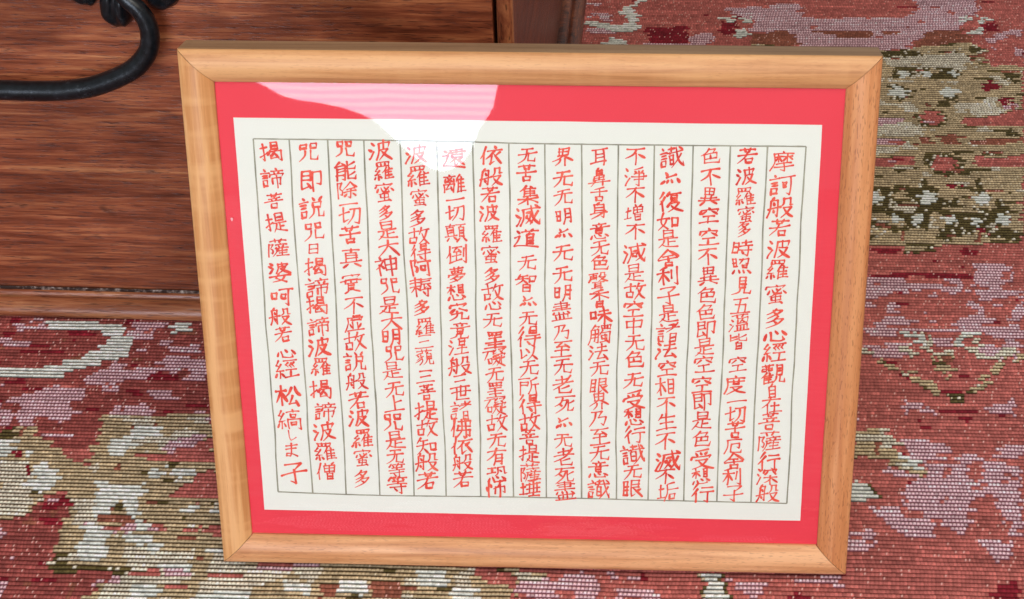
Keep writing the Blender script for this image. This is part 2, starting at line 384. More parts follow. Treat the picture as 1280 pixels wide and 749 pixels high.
 ('C',[(259.2,863.3),(264.6,861.5),(266.1,850.6),(257.4,851.6)]),
 ('C',[(266.8,851.4),(292.5,864.4),(291.1,857.7),(272.3,848)]),
 ('T',[(232.7,853.6),(243.8,856.8),(244.5,846.8),(244.4,837.8),(231.9,837.2),(231.6,847)]),
 ('T',[(236.3,835.5),(241.9,835.4),(238.8,829.8)]),
 ('T',[(195,852.6),(204.7,848.3),(212.5,838.3),(220.9,830.1),(227.5,823.6),(231.3,816.4),(226.8,814.1),(219.5,822.1),(210.9,831.9),(200.9,843.4)]),
 ('T',[(291.5,859.4),(283.2,850.3),(272.5,843.9),(261,832.7),(250.4,823.2),(245.2,814.6),(249.1,813.8),(256.4,820),(267.9,834.2),(278.7,843.8),(289.6,851.1)]),
 ('O',[(234,814.8),(245.2,814.6),(242.7,806.9),(233.6,807)]),
 ('O',[(225.9,820.5),(231.3,816.4),(226.8,814.1)]),
 ('O',[(246.2,820.1),(251.3,820.1),(248.6,813.8),(245,813.8)]),
 ('M',[(199.4,813.8),(207.2,809),(214.4,806.5),(223.2,799.4),(220,795.7),(213.3,800.4),(208.4,801.2),(204.8,794.4),(202.6,795.9),(204.2,805.9)]),
 ('M',[(253.4,799.7),(263.6,805.8),(271,807.2),(278.2,810.2),(272.9,801.7),(273.7,791.8),(269.1,798),(257.4,795.1)]),
 ('D',[(224.5,801),(252.1,798.2),(251.5,795.2),(225.3,797.1)]),
 ('D',[(212.2,793.5),(217.5,792.7),(215.3,788.1)]),
 ('D',[(237.5,795.4),(248,792.9),(243,787.7)]),
 ('D',[(229.6,821.2),(244.7,820.2),(244.1,817),(229,818)]),
 ('D',[(206.9,836),(213.6,832.6),(211,829.5)]),
 ('M',[(173.4,794.9),(177.3,794),(176.4,791),(172.9,791.1)]),
 ('C',[(167.3,779.1),(180.6,782.7),(188.3,784.1),(196.4,772.8),(198.3,766.2),(190.5,766.3),(182.8,764.2),(179,771.6),(165.7,767.4)]),
 ('T',[(166.3,771.8),(181.1,769.3),(189.9,762.6),(196.5,758.2),(204.8,749.5),(206.9,742.4),(198.4,740.4),(189.2,749),(181.4,754.8),(174.8,759.3),(164.1,755.8)]),
 ('M',[(197.9,772.8),(222.8,769.4),(223.4,759.2),(210.8,756.6),(229.9,754.8),(238.3,760.5),(242.6,757.5),(248.8,752.4),(267,747.1),(253.8,686.6),(245.6,686.7),(245.4,694.5),(244.8,721.1),(235.2,719.9),(226.7,707.9),(223,688.4),(207.2,695.1),(203.5,687.3),(185.4,688.9),(177,700.1),(170.8,708.7),(167.8,716.8),(181.2,715.3),(192.9,706.4),(191.2,725.3),(194.7,732.1),(202.8,737.6),(189,741.3),(179.2,740),(183.1,749.8),(194,742.6),(204.2,740.3),(209.1,746.6),(202.1,756.7),(197.4,764)]),
 ('P',[(195.8,759.7),(202.1,756.7),(206.7,746.6),(203.6,742.4),(196.1,749.6)]),
 ('M',[(253,766),(271.7,768.7),(268.6,754.2),(254.1,754.5)]),
 ('R',[(208,754.4),(230,755.5),(228.3,751.3),(205.7,749.5)]),
 ('R',[(218.7,746.5),(221.3,745),(219.8,736.6),(216.9,736.7)]),
 ('R',[(235.9,753.3),(244.2,748.9),(241.1,740.5),(235.8,742.7)]),
 ('R',[(255.7,743.8),(260.2,742.3),(257.5,734),(254.8,734.7)]),
 ('R',[(235.3,735),(241.2,733.5),(239.1,730.1),(234.9,730.8)]),
 ('R',[(228.6,710.6),(233.9,720.6),(244.3,718.4),(249.1,701),(242.6,685.5),(233.9,690.1),(227.6,700.6)]),
 ('R',[(191.2,710.4),(202.7,709.6),(201.1,705.6),(190.5,706.5)]),
 ('R',[(205.4,698.3),(219.6,694.9),(218.1,687.1),(203.5,687.3)]),
 ('R',[(213.3,721.6),(216,720.9),(215.1,716.1),(212.4,716.8)]),
 ('R',[(173,714.1),(176.3,714),(175.7,710),(172.4,710.1)]),
 ('P',[(158.4,734.7),(169.2,736.7),(175.7,732.4),(175.8,723.5),(168.8,717.5),(156.1,717.7)]),
 ('O',[(175.5,734.5),(177.5,731.7),(176.1,722.1),(173.3,719.4)]),
 ('M',[(153,694.5),(168,695.6),(168.1,690.4),(164.4,677.7),(149,677.9),(150.7,684.3)]),
 ('R',[(156.2,690.6),(161.7,690.5),(161.2,686.7),(155.7,686.7)]),
 ('M',[(224.3,688.3),(249.4,682.8),(242.5,672.2),(236.9,666.7),(232.7,673)]),
 ('D',[(225.9,643.7),(235,651.4),(246.4,652.4),(242.1,632.8),(222.9,633.1)]),
 ('M',[(137.9,658.2),(146.2,656.8),(143.4,649),(137,650.9)]),
 ('T',[(-211.4,675.4),(-30.3,665.4),(-34.5,651.5),(-47.4,636.7),(-205.2,638.9)]),
 ('M',[(-32.5,664.2),(-9.1,663.9),(8,661.2),(9.1,647.8),(-3.4,636.1),(-21,641.1),(-38.9,648.5)]),
 ('R',[(-16.6,649.4),(-6.9,650.5),(-3.3,644.4),(-14.4,642.2)]),
 ('M',[(17,662.9),(23.7,661.6),(22.7,656.7),(18.2,656.8)]),
 ('M',[(18.1,652.5),(36.8,652.3),(46.2,643.7),(45.2,640.2),(18.8,644.1)]),
 ('M',[(28.2,660.9),(32.7,660.3),(32.6,657.8),(28.1,657.9)]),
 ('O',[(66.9,661.6),(81.7,661.4),(79.6,635),(66.9,635.2)]),
 ('P',[(69.1,661),(79.8,660.8),(78.3,635),(69.1,635.2)]),
 ('M',[(84.1,657.7),(103.8,653.8),(98.6,645.4),(87.7,648)]),
 ('M',[(104.3,658.6),(146.7,657.4),(144.4,650.2),(134.9,652.1)]),
 ('D',[(114.1,645.2),(125.2,645.6),(125.7,642.1),(113.7,641.6)]),
 ('C',[(-211.2,674.2),(-145.5,667.7),(-148.8,657.3),(-169.5,661.2),(-190.5,651.8),(-207.4,652)]),
 ('M',[(-184.6,672.6),(-145.9,671.4),(-145.4,667.1),(-183.9,667.6)]),
 ('B',[(-146.4,656),(-135.3,657.1),(-136.4,646.9),(-147.3,645.2)]),
 ('B',[(-121.8,655.7),(-92.8,656.5),(-94.2,646.3),(-117.7,646)]),
 ('P',[(-93.5,667.6),(-74.6,667.3),(-72.6,656.2),(-79.1,653.3),(-91.9,656.5)]),
 ('P',[(-73.8,653.8),(-59,651.8),(-59.7,636.9),(-74.6,637.1)]),
 ('P',[(-137.6,657.7),(-121.9,657.5),(-120.9,647.2),(-135.7,648)]),
 ('P',[(-166.9,658.7),(-151.9,657.3),(-152.1,647.7),(-166.9,649.1)]),
 ('C',[(-101.1,649.4),(-91.6,652.8),(-92.3,637.4),(-101.1,637.5)]),
 ('C',[(-35.7,664.3),(-16.7,662.8),(-16.7,659.7),(-35.6,660.6)]),
 ('R',[(-57.4,666.4),(-35.7,664.3),(-38,651.5),(-51.5,654.1)]),
 ('R',[(-197.1,665.3),(-187.9,664.6),(-189.5,660.3),(-196.5,661.6)]),
 ('S',[(-426.6,911.2),(-213.8,907.6),(-194.1,769.9),(-386.2,772.8)]),  # red ground beside the chest, darkened to paint in the shade there
 ('P',[(-361.1,899.4),(-356.3,902),(-320.1,897),(-308.5,893.3),(-297.5,879.2),(-293.5,867.2),(-301.4,859.8),(-311.2,856.6),(-318,851.8),(-327.7,848.6),(-334.7,845.5),(-337.7,840.7),(-385.5,841.4),(-388,850.4),(-354.4,851.5),(-344.4,853),(-332.4,857.8),(-323.1,862.7),(-316.6,869.3),(-313,879.5),(-319.6,890),(-340.3,891.2),(-356.9,893.2)]),
 ('D',[(-342.5,889.5),(-323.7,889.1),(-322.7,884.8),(-338.8,885.1)]),
 ('D',[(-367,870.1),(-338.1,870.5),(-337.1,866.3),(-365.1,866.7)]),
 ('D',[(-374.5,838.8),(-359.1,839.4),(-358.1,835.3),(-373.6,835.6)]),
 ('M',[(-382.5,898.9),(-364,900.3),(-357.7,892.3),(-378,891.8)]),
 ('M',[(-382.3,879.7),(-369.7,880.4),(-362.6,877.7),(-362.4,872.6),(-379.4,872.9)]),
 ('M',[(-320.4,839.6),(-314.4,847.6),(-305.6,854.9),(-300.9,857.3),(-296.7,837.6),(-303.2,832),(-318.9,833.1)]),
 ('M',[(-337.4,835),(-315.2,828.2),(-315,822.7),(-317.8,817.2),(-324,811.1),(-314.9,804.8),(-323,796.5),(-334.4,802),(-340.8,803.6),(-342.9,796),(-351,792.4),(-354.8,806.9),(-353.8,814.7),(-363.4,816.4),(-362,821.1),(-353.4,827.3),(-341,828.6)]),
 ('M',[(-301.3,897.5),(-285.4,899),(-275.7,896.2),(-283.7,890.2),(-299.9,890.5)]),
 ('P',[(-275.6,895.3),(-260.6,896),(-262.1,889),(-268.2,884.8)]),
 ('M',[(-300.1,886.2),(-283.2,887.6),(-282.4,878.1),(-295.8,878.3)]),
 ('M',[(-271.3,872.8),(-249,872.4),(-247.6,864),(-267.9,866)]),
 ('M',[(-275.3,860.2),(-259.6,860.8),(-243.4,858),(-238.6,835.8),(-260.3,836.2),(-252.3,843.4),(-258.4,848.4),(-271.6,849.4)]),
 ('M',[(-301.4,847.4),(-281.3,851.2),(-269.9,848.5),(-276.9,842.1),(-274.8,836.4),(-296.5,836.8),(-307.6,835.3),(-309.5,844.3)]),
 ('M',[(-302.9,832.8),(-294.6,832.7),(-294.3,826.3),(-299.4,826.4)]),
 ('M',[(-275,826.8),(-261.1,826.6),(-254.4,815.4),(-270.2,815.7)]),
 ('M',[(-288.9,812.9),(-271.6,814.9),(-269.1,802.5),(-286.8,802.8)]),
 ('D',[(-279.5,842.2),(-259.1,843.5),(-259,834.5),(-275.8,836.4)]),
 ('D',[(-286.9,827.8),(-276.3,826),(-277.9,821.3),(-288.2,821.5)]),
 ('T',[(-374.5,783.7),(-351,792.4),(-341,792.2),(-328.5,777.8),(-314.8,765.9),(-301.2,755.7),(-298.1,770),(-298.2,786.3),(-296.9,802.9),(-231.8,801.9),(-189.5,675.1),(-184,638.6),(-291,640.1),(-301.4,683),(-306.1,715.7),(-302.5,734.6),(-313.1,734.8),(-322.3,724),(-322.6,715.9),(-329.7,710.7),(-352.5,705.1)]),
 ('C',[(-363.4,761.6),(-336,759),(-330.5,743.4),(-323.7,724),(-327.6,713.3),(-349.4,711)]),
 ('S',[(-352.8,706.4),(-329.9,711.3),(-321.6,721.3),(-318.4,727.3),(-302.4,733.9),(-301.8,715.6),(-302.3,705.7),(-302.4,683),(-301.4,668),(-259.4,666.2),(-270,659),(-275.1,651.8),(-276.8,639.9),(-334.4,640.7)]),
 ('P',[(-368.9,781.4),(-348.7,779.6),(-346.8,768.6),(-363.8,763.1)]),
 ('P',[(-342.6,771.4),(-336.7,771.4),(-335.6,763.4),(-340.7,764.2)]),
 ('P',[(-329.6,762.5),(-322.1,756),(-314.1,748.8),(-310.6,744.5),(-313.7,737.6),(-322.3,733.6),(-329.8,735),(-328.6,743.4)]),
 ('D',[(-349,771.5),(-344.1,771.5),(-343,765.6),(-347.7,766.4)]),
 ('D',[(-336.1,757.6),(-330.7,755.4),(-331.2,749.7)]),
 ('D',[(-317.5,723.9),(-307.6,727.9),(-303.8,731.9),(-303.1,721),(-315,715.8)]),
 ('D',[(-316.5,710.5),(-302.9,712.3),(-302.1,705),(-315.2,705.2)]),
 ('C',[(-289.2,802),(-265.5,801.7),(-263.7,792.5),(-288.5,794.4)]),
 ('P',[(-280.6,792),(-262.2,792.5),(-257.5,781.2),(-267,779.1),(-278.4,781.5)]),
 ('C',[(-276.2,780.7),(-260.2,782),(-244.3,790),(-237.7,786.9),(-254.6,770.8),(-274.9,769.7)]),
 ('P',[(-288.8,781.7),(-277.4,781.5),(-273.8,771.1),(-281.2,764.7),(-289.6,764.8)]),
 ('M',[(-257.1,773.8),(-247.7,781.8),(-235.1,786.1),(-229.6,777.1),(-237.9,773.5),(-241.6,767),(-256.3,767.2)]),
 ('R',[(-241.3,773.6),(-225.4,781.4),(-220.8,759.5),(-260.8,760.1),(-275.3,766.8),(-257,765.8)]),
 ('M',[(-290.3,807.5),(-270.4,808.7),(-269.3,803.3),(-288.3,802.8)]),
 ('M',[(-242.5,808.3),(-235.9,808.1),(-234.9,802),(-241.4,802.1)]),
 ('P',[(-259.2,752.2),(-252.5,754.9),(-250.5,747.1),(-258,745.8)]),
 ('P',[(-243.9,750.5),(-233.1,754.6),(-228.4,747.5),(-241.3,744.2)]),
 ('R',[(-229.5,748.2),(-216.7,752.3),(-211.6,727.1),(-243.5,727.6),(-238.9,736.5),(-233.2,741.9)]),
 ('P',[(-288.1,740.7),(-259.8,740.2),(-259.3,728.5),(-262.6,725.8),(-257.7,711),(-264.9,709.7),(-268.5,722.5),(-275.3,725.3),(-275.3,714.6),(-286.2,712.7),(-287.1,725.5)]),
 ('O',[(-276.2,723.3),(-269.1,723.2),(-266.8,714.4),(-275.3,714.6)]),
 ('B',[(-285.4,713.4),(-252.9,708.2),(-252.1,704.3),(-284.3,708.7)]),
 ('M',[(-290.6,705.5),(-247,706.8),(-244.1,698.9),(-274.2,698.7),(-288.4,700.2)]),
 ('R',[(-273,703.9),(-266.9,703.8),(-266.1,699.9),(-272.2,700)]),
 ('P',[(-290.4,704.8),(-278.3,706.6),(-273.7,698.7),(-272.2,676.9),(-287.9,675.9),(-289.1,689.2),(-288.2,697)]),
 ('P',[(-266,699.2),(-248.4,697),(-247.6,688.6),(-253.4,687.4),(-264.9,692.1)]),
 ('P',[(-259.9,708.3),(-248,706.8),(-247.9,701.6),(-258.6,701.7)]),
 ('R',[(-247.6,704.9),(-242.5,704.8),(-241.3,698.9),(-246.4,699)]),
 ('R',[(-232.9,703.3),(-222.1,703.2),(-221.2,697.9),(-231.9,698.1)]),
 ('R',[(-219.7,705.1),(-208,705),(-206.2,693.8),(-217.2,695.9)]),
 ('P',[(-233.2,720.7),(-225.4,721.9),(-225.4,713.8),(-235.8,714)]),
 ('P',[(-218.9,714.4),(-210.1,717.6),(-209.2,712.3),(-217.5,711.7)]),
 ('C',[(-263.6,685.7),(-231.9,683.3),(-200.5,686.7),(-197.8,670.3),(-257.1,672.3)]),
 ('P',[(-249.5,688.7),(-239.3,688.5),(-239.5,682.1),(-246.8,682.3)]),
 ('P',[(-214.1,686.2),(-200.6,687.3),(-199.5,681),(-212,681.8)]),
 ('C',[(-301.3,676.7),(-289,682.8),(-280.3,674.5),(-301.3,673)]),
 ('O',[(-301.6,672.3),(-253.4,671.7),(-252.5,667.3),(-300.5,668)]),
 ('C',[(-256.9,682.4),(-189.5,675.1),(-184,638.6),(-275.1,639.8),(-271.3,654.7),(-259.6,662.5),(-254.1,668.6)]),
 ('P',[(-238.3,673.3),(-219.2,673.1),(-218.2,667.4),(-237.1,667.1)]),
 ('M',[(-236.6,667.1),(-218.1,666.8),(-217.3,662.5),(-235.8,662.8)]),
 ('M',[(-269.6,663.2),(-259.2,664.9),(-265.1,657.1)]),
 ('M',[(-277.1,660.3),(-270.6,661.4),(-271.7,656.6)]),
 ('R',[(-234.8,657.9),(-220,657.7),(-221.6,654),(-234.1,654.2)]),
 ('R',[(-209.9,666.7),(-192.4,664.6),(-191.9,660.9),(-209.2,662.4)]),
 ('R',[(-254.1,668.6),(-238,667.1),(-238.4,664.6),(-253.4,665.5)]),
 ('P',[(-254.2,658.1),(-238,657.9),(-238.8,639.4),(-251.2,639.5)]),
 ('P',[(-217.8,650.4),(-185.9,651.1),(-184,638.6),(-215.8,639)]),
]

RIB, BEAD, CARPET_YAW = 3.17, 2.26, math.radians(-2.7)
X0, X1, Y0, Y1 = -520, 520, 500, 1520           # mm, in the carpet's own axes
def carpet():
    rng = np.random.default_rng(11)
    nr = int((Y1 - Y0) / RIB); nc = int((X1 - X0) / BEAD)
    names = 'RDMPTCOBS'
    rr, cc = np.mgrid[0:nr, 0:nc].astype(float)
    # ragged edges: each row of yarn starts and ends a little early or late
    jx = rng.normal(0, 1, (nr, 1)) * 1.2 + rng.normal(0, 1, (nr, nc // 5 + 2)).repeat(5, 1)[:, :nc] * 1.3
    gx = X0 + (cc + .5) * BEAD + jx
    gy = Y0 + (rr + .5) * RIB + rng.normal(0, 1, (nr, nc // 9 + 2)).repeat(9, 1)[:, :nc] * .8
    ca, sa = math.cos(CARPET_YAW), math.sin(CARPET_YAW)
    wx = gx * ca - gy * sa; wy = gx * sa + gy * ca
    # smooth random field on the stitch grid
    def field(fr, fc, seed):
        q = np.random.default_rng(seed).random((nr // fr + 3, nc // fc + 3))
        a, b_ = rr / fr, cc / fc
        i, j = a.astype(int), b_.astype(int); u, v = a - i, b_ - j
        u = u * u * (3 - 2 * u); v = v * v * (3 - 2 * v)
        return q[i, j] * (1 - u) * (1 - v) + q[i + 1, j] * u * (1 - v) + q[i, j + 1] * (1 - u) * v + q[i + 1, j + 1] * u * v
    # ground weave where no motif is drawn: broad mauve, tan and pale passages on red
    cls = np.zeros((nr, nc), int)
    A = field(16, 30, 1) * .6 + field(6, 12, 2) * .4; Bf = field(22, 36, 3) * .65 + field(5, 9, 4) * .35
    far = np.ones((nr, nc), bool)
    vis = [(-440, 590), (270, 580), (425, 1375), (0, 1380), (-230, 905), (-460, 915)]
    def inside(poly):
        P = np.array(poly, float); x0, y0 = P.min(0); x1, y1 = P.max(0)
        box = (wx >= x0) & (wx <= x1) & (wy >= y0) & (wy <= y1)
        res = np.zeros((nr, nc), bool)
        bx, by = wx[box], wy[box]; r = np.zeros(len(bx), bool)
        for (ax, ay), (bx2, by2) in zip(P, np.roll(P, -1, 0)):
            if ay == by2: continue
            r ^= ((ay > by) != (by2 > by)) & (bx < (bx2 - ax) * (by - ay) / (by2 - ay) + ax)
        res[box] = r
        return res
    far = ~inside(vis)
    cls[far & (A > .60)] = 2; cls[far & (Bf > .62)] = 4; cls[far & (Bf > .70)] = 5; cls[far & (Bf > .76)] = 3
    cls[far & (A < .30)] = 7
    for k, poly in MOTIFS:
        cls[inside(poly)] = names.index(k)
    # stray stitches inside each passage
    f1 = field(3, 6, 7); f2 = field(2, 7, 8); f3 = field(9, 15, 9); r0 = rng.random((nr, nc))
    R_m, T_m, O_m, C_m, M_m = cls == 0, cls == 4, cls == 6, cls == 5, cls == 2
    cls[M_m & (f1 > .88)] = 0
    cls[R_m & (f2 > .94)] = 1
    cls[R_m & (f1 > .93) & (f3 > .5)] = 2
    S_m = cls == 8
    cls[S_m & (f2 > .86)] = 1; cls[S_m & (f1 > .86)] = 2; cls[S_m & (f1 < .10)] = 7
    cls[T_m & (f2 > .87)] = 6; cls[T_m & (f1 > .85)] = 5; cls[T_m & (f1 < .07)] = 7
    cls[O_m & (f1 > .64)] = 4; cls[O_m & (f2 > .86)] = 7; cls[O_m & (r0 > .90)] = 5
    cls[C_m & (f1 > .80)] = 4; cls[C_m & (f2 < .10)] = 7
    lin = np.array
    crest = lin([(.50, .140, .120), (.24, .016, .028), (.93, .62, .68), (.86, .89, .82), (.61, .475, .29), (.86, .79, .64), (.13, .10, .036), (.30, .10, .065), (.33, .080, .070)])  # last entry, S: the red with shade mixed into the colour
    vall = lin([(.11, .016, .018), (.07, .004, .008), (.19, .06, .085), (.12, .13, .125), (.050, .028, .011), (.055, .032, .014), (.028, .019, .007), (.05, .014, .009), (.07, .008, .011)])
    height = lin([.55, .45, .70, .95, .90, .95, .55, .55, .55])          # mm
    beadamp = lin([.34, .25, .60, .12, .26, .42, .45, .30, .36])
    # each stitch its own shade
    tone = np.exp(rng.normal(0, .15, (nr, nc)) + rng.normal(0, .10, (nr, nc // 12 + 2)).repeat(12, 1)[:, :nc] + rng.normal(0, .05, (nr, 1)))
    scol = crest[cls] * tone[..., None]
    tick = (rng.random((nr, nc)) > .90) & np.isin(cls, (0, 1, 7, 8))
    tick2 = (rng.random((nr, nc)) > .96) & ((cls == 4) | (cls == 6))
    sh = height[cls] * (1 + rng.normal(0, .10, (nr, nc))) + tick * .25
    # fine mesh: 4 lines per rib, 3 columns per bead
    pv = [0.0, .21, .40, .62, .86]; hv = [0.0, .15, .88, 1.0, .80]
    nv, nu = 5, 3
    VR, VC = nr * nv, nc * nu
    r_i = np.repeat(np.arange(nr), nv); ph_v = np.tile(np.arange(nv), nr)
    c_i = np.repeat(np.arange(nc), nu); ph_u = np.tile(np.arange(nu), nc)
    hcol = np.array(hv)[ph_v]
    stag = ((r_i % 2) * 1)[:, None]
    cI = np.broadcast_to(c_i[None, :], (VR, VC)); rI = np.broadcast_to(r_i[:, None], (VR, VC))
    K = cls[rI, cI]
    bu = np.where((ph_u[None, :] + np.where(K == 2, stag, 0)) % 3 == 0, 1.0, 0.0)     # dip between beads
    ba = beadamp[K] * bu
    z = sh[rI, cI] * (hcol[:, None] - ba * hcol[:, None])
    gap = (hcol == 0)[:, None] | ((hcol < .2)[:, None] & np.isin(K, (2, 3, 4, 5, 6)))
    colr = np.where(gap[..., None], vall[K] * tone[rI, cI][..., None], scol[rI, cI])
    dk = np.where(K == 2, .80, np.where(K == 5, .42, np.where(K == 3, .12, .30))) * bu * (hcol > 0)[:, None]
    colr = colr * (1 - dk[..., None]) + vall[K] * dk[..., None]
    # odd stitches where a pale thread shows
    dot = (ph_u[None, :] == 1) & (hcol > .85)[:, None]
    t1 = tick[rI, cI] & dot; t2 = tick2[rI, cI] & dot
    colr[t1] = (.80, .46, .40); colr[t2] = (.80, .68, .47)
    x = X0 + (c_i + ph_u / nu) * BEAD
    # yarns wander a little along their length
    wob = (field(30, 26, 21) - .5) * 1.3 + (field(7, 9, 22) - .5) * .55
    rowshift = rng.uniform(-.5, .5, nr) * BEAD
    px = x[None, :] + rowshift[r_i][:, None] + (field(50, 3, 31)[rI, cI] - .5) * 1.2
    py = np.broadcast_to((Y0 + (r_i + np.array(pv)[ph_v]) * RIB)[:, None], (VR, VC)) + wob[rI, cI]
    zz = z - 1.15 + (field(40, 40, 23)[rI, cI] - .5) * .5
    P = np.stack([px * ca - py * sa, px * sa + py * ca, zz], -1).reshape(-1, 3) * 1e-3
    me = bpy.data.meshes.new('carpet')
    n = VR * VC
    me.vertices.add(n); me.vertices.foreach_set('co', P.astype(np.float32).ravel())
    a, b_ = np.mgrid[0:VR - 1, 0:VC - 1]
    q = (a * VC + b_).ravel()
    quad = np.stack([q, q + 1, q + VC + 1, q + VC], -1).astype(np.int32)
    nf = len(quad)
    me.loops.add(nf * 4); me.loops.foreach_set('vertex_index', quad.ravel())
    me.polygons.add(nf); me.polygons.foreach_set('loop_start', np.arange(0, nf * 4, 4, dtype=np.int32))
    me.update()
    me.polygons.foreach_set('use_smooth', np.ones(nf, bool))
    at = me.color_attributes.new('yarn', 'FLOAT_COLOR', 'POINT')
    at.data.foreach_set('color', np.concatenate([np.clip(colr, 0, 1).reshape(-1, 3), np.ones((n, 1))], 1).astype(np.float32).ravel())
    m, nt, b = new_mat('woven_yarn')
    va = N(nt, "ShaderNodeAttribute", attribute_name='yarn')
    fz = grain_noise(nt, (1300, 2600, 2600), 2)
    fr_ = ramp(nt, fz, [(.3, (.72, .72, .72)), (.7, (1.22, 1.22, 1.22))]).outputs[0]
    nt.links.new(mixc(nt, 1.0, va.outputs['Color'], fr_, 'MULTIPLY'), b.inputs['Base Color'])
    b.inputs['Roughness'].default_value = .75; b.inputs['Specular IOR Level'].default_value = .14
    o = link('carpet', me, None, (m,))
    o['kind'] = 'structure'
    return o
carpet()
M_FLOOR, nt, b = simple('floor_weave', (.22, .10, .085), .85)
nt.links.new(ramp(nt, grain_noise(nt, (30, 60, 30), 4), [(.4, (.24, .07, .065)), (.6, (.36, .25, .20))]).outputs[0], b.inputs['Base Color'])
fl = from_bm('floor', box_bm(-2.5, 2.5, -2.4, 3, -.06, -.0035), None, (M_FLOOR,))
fl['kind'] = 'structure'

# ------------------------------------------------------------------ chest
A_ = Vector((-0.39224, 0.9048, 0))
chest = empty('wooden_chest', Matrix.Translation(A_) @ Matrix.Rotation(-0.0618089, 4, 'Z'))
describe(chest, 'dark stained wooden chest with a black iron handle behind the framed sheet', 'chest')
XL, XR, TOPZ, DEPTH, FACE, MT = -.62, .3544, .46, .60, .017, .0135

def sweep_mould(prof, sides=(0,)):
    """base moulding round the front and the right side, mitred at the corner; prof = (outward, z)"""
    bm = bmesh.new(); rows = []
    for o_, z in prof:
        rows.append([bm.verts.new((XL, -o_, z)), bm.verts.new((XR + .0185 + o_, -o_, z)), bm.verts.new((XR + .0185 + o_, DEPTH, z))])
    # finer cuts along the front keep the profile smooth
    for i in range(len(rows) - 1):
        for k in sides:
            bm.faces.new((rows[i][k], rows[i][k + 1], rows[i + 1][k + 1], rows[i + 1][k]))
    bmesh.ops.delete(bm, geom=[v for v in bm.verts if not v.link_faces], context='VERTS')
    return bm
prof = [(-.04, .0004), (-.0012, .0004), (-.0003, .0015), (.0, .003), (-.0004, .0050), (-.0014, .0068), (-.0030, .0087), (-.0052, .0102), (-.0078, .0110), (-.0100, .0109), (-.0112, .0094), (-.0120, .0094), (-.0122, .0126), (-.0130, .0132), (-.0172, .0132), (-.04, .0132)]
mo = from_bm('base_moulding', sweep_mould(prof), chest, (M_MOULD,), True)
from_bm('side_moulding', sweep_mould(prof, (1,)), chest, (M_SIDE,), True)  # shade on this side put into the colour by a darker wood
bm = box_bm(XL, .3422, FACE, FACE + .02, MT + .0006, TOPZ - .002, .0012)
from_bm('front_panel', bm, chest, (M_CHEST,))
bm = box_bm(.3445, XR, FACE - .0006, FACE + .02, MT + .0006, TOPZ - .002, .0022, 3)
from_bm('corner_post', bm, chest, (M_POST,))
bm = box_bm(XR - .018, XR - .0008, FACE + .0205, DEPTH, MT + .0006, TOPZ - .002, .001)
from_bm('side_panel', bm, chest, (M_SIDE,))
bm = box_bm(XL, XR - .02, FACE + .022, DEPTH - .001, MT + .001, TOPZ - .01)
from_bm('carcass', bm, chest, (M_SIDE,))
bm = box_bm(XL - .01, XR + .012, FACE - .014, DEPTH + .005, TOPZ, TOPZ + .02, .004, 3)
from_bm('lid', bm, chest, (M_CHEST,))
bm = bmesh.new()
vv = []
rnd = random.Random(4)
x = XL
while x < .341:
    w_ = .0003 + .0005 * rnd.random()
    vv.append((bm.verts.new((x, FACE - .0026, MT - .0001)), bm.verts.new((x, FACE - .0011, MT + .0001 + w_ * .35)), bm.verts.new((x, FACE - .0004, MT + .0002 + w_))))
    x += .004
for p, q in zip(vv, vv[1:]):
    bm.faces.new((p[0], q[0], q[1], p[1])); bm.faces.new((p[1], q[1], q[2], p[2]))
from_bm('wax_line', bm, chest, (M_WAX,))

# iron handle (local: x along the face, y out of the face is negative, z up)
hy = FACE - .017
handle = empty('handle', Matrix.Identity(4)); handle.parent = chest
MID = .018
half = [(.0393, .1775, .018, 0.00626), (.0657, .1774, .018, 0.00637), (.0861, .179, .018, 0.00637), (.0996, .1818, .0175, 0.00637), (.1152, .188, .017, 0.00626), (.1266, .1948, .016, 0.00616),
        (.1352, .2054, .015, 0.00605), (.1377, .2162, .014, 0.00583), (.1364, .2249, .0135, 0.00562), (.1326, .232, .013, 0.00540), (.1275, .2368, .0125, 0.00508), (.1231, .2401, .0115, 0.00454), (.1170, .2410, .0095, 0.00367)]
bail = [(2 * MID - x_, z_, o_, r_) for x_, z_, o_, r_ in half[::-1]] + [(MID, .1776, .018, .0058)] + half
bm = tube_bm([(x_, FACE - o_, z_) for x_, z_, o_, r_ in bail], [q[3] for q in bail], 26)
from_bm('bail', bm, handle, (M_IRON,), True)
def lobe(x_, z_, rx, rz, ry, ridge, rot, name):
    bm = bmesh.new()
    bmesh.ops.create_uvsphere(bm, u_segments=36, v_segments=20, radius=1)
    for v in bm.verts:
        c = v.co.copy()
        k = 1 + .10 * pnoise(c * 2.1 + Vector((x_ * 90, 0, z_ * 90)))
        taper = 1 - .22 * c.z                                   # fuller towards the lower end
        y_ = -abs(c.y) if c.y < 0 else c.y * .3
        y_ *= ry * (1 - ridge * (1 - min(1, abs(c.x) * 2.4)) * .28)
        p = Vector((c.x * rx * taper * k, y_ * k, c.z * rz * k))
        p = Matrix.Rotation(rot, 3, 'Y') @ p
        v.co = p + Vector((x_, FACE - .001, z_))
    return from_bm(name, bm, handle, (M_IRON,), True)
for sx in (1, -1):
    X = lambda v_: MID + sx * (v_ - MID)
    lobe(X(.1165), .2300, .0098, .0158, .0115, 1, sx * .12, 'lobe')
    lobe(X(.0985), .2385, .0088, .0110, .0060, 0, sx * .5, 'lobe')
    lobe(X(.1440), .2385, .0115, .0125, .0066, 0, -sx * .55, 'lobe')
    lobe(X(.1200), .2520, .0165, .0140, .0080, 0, 0, 'boss')

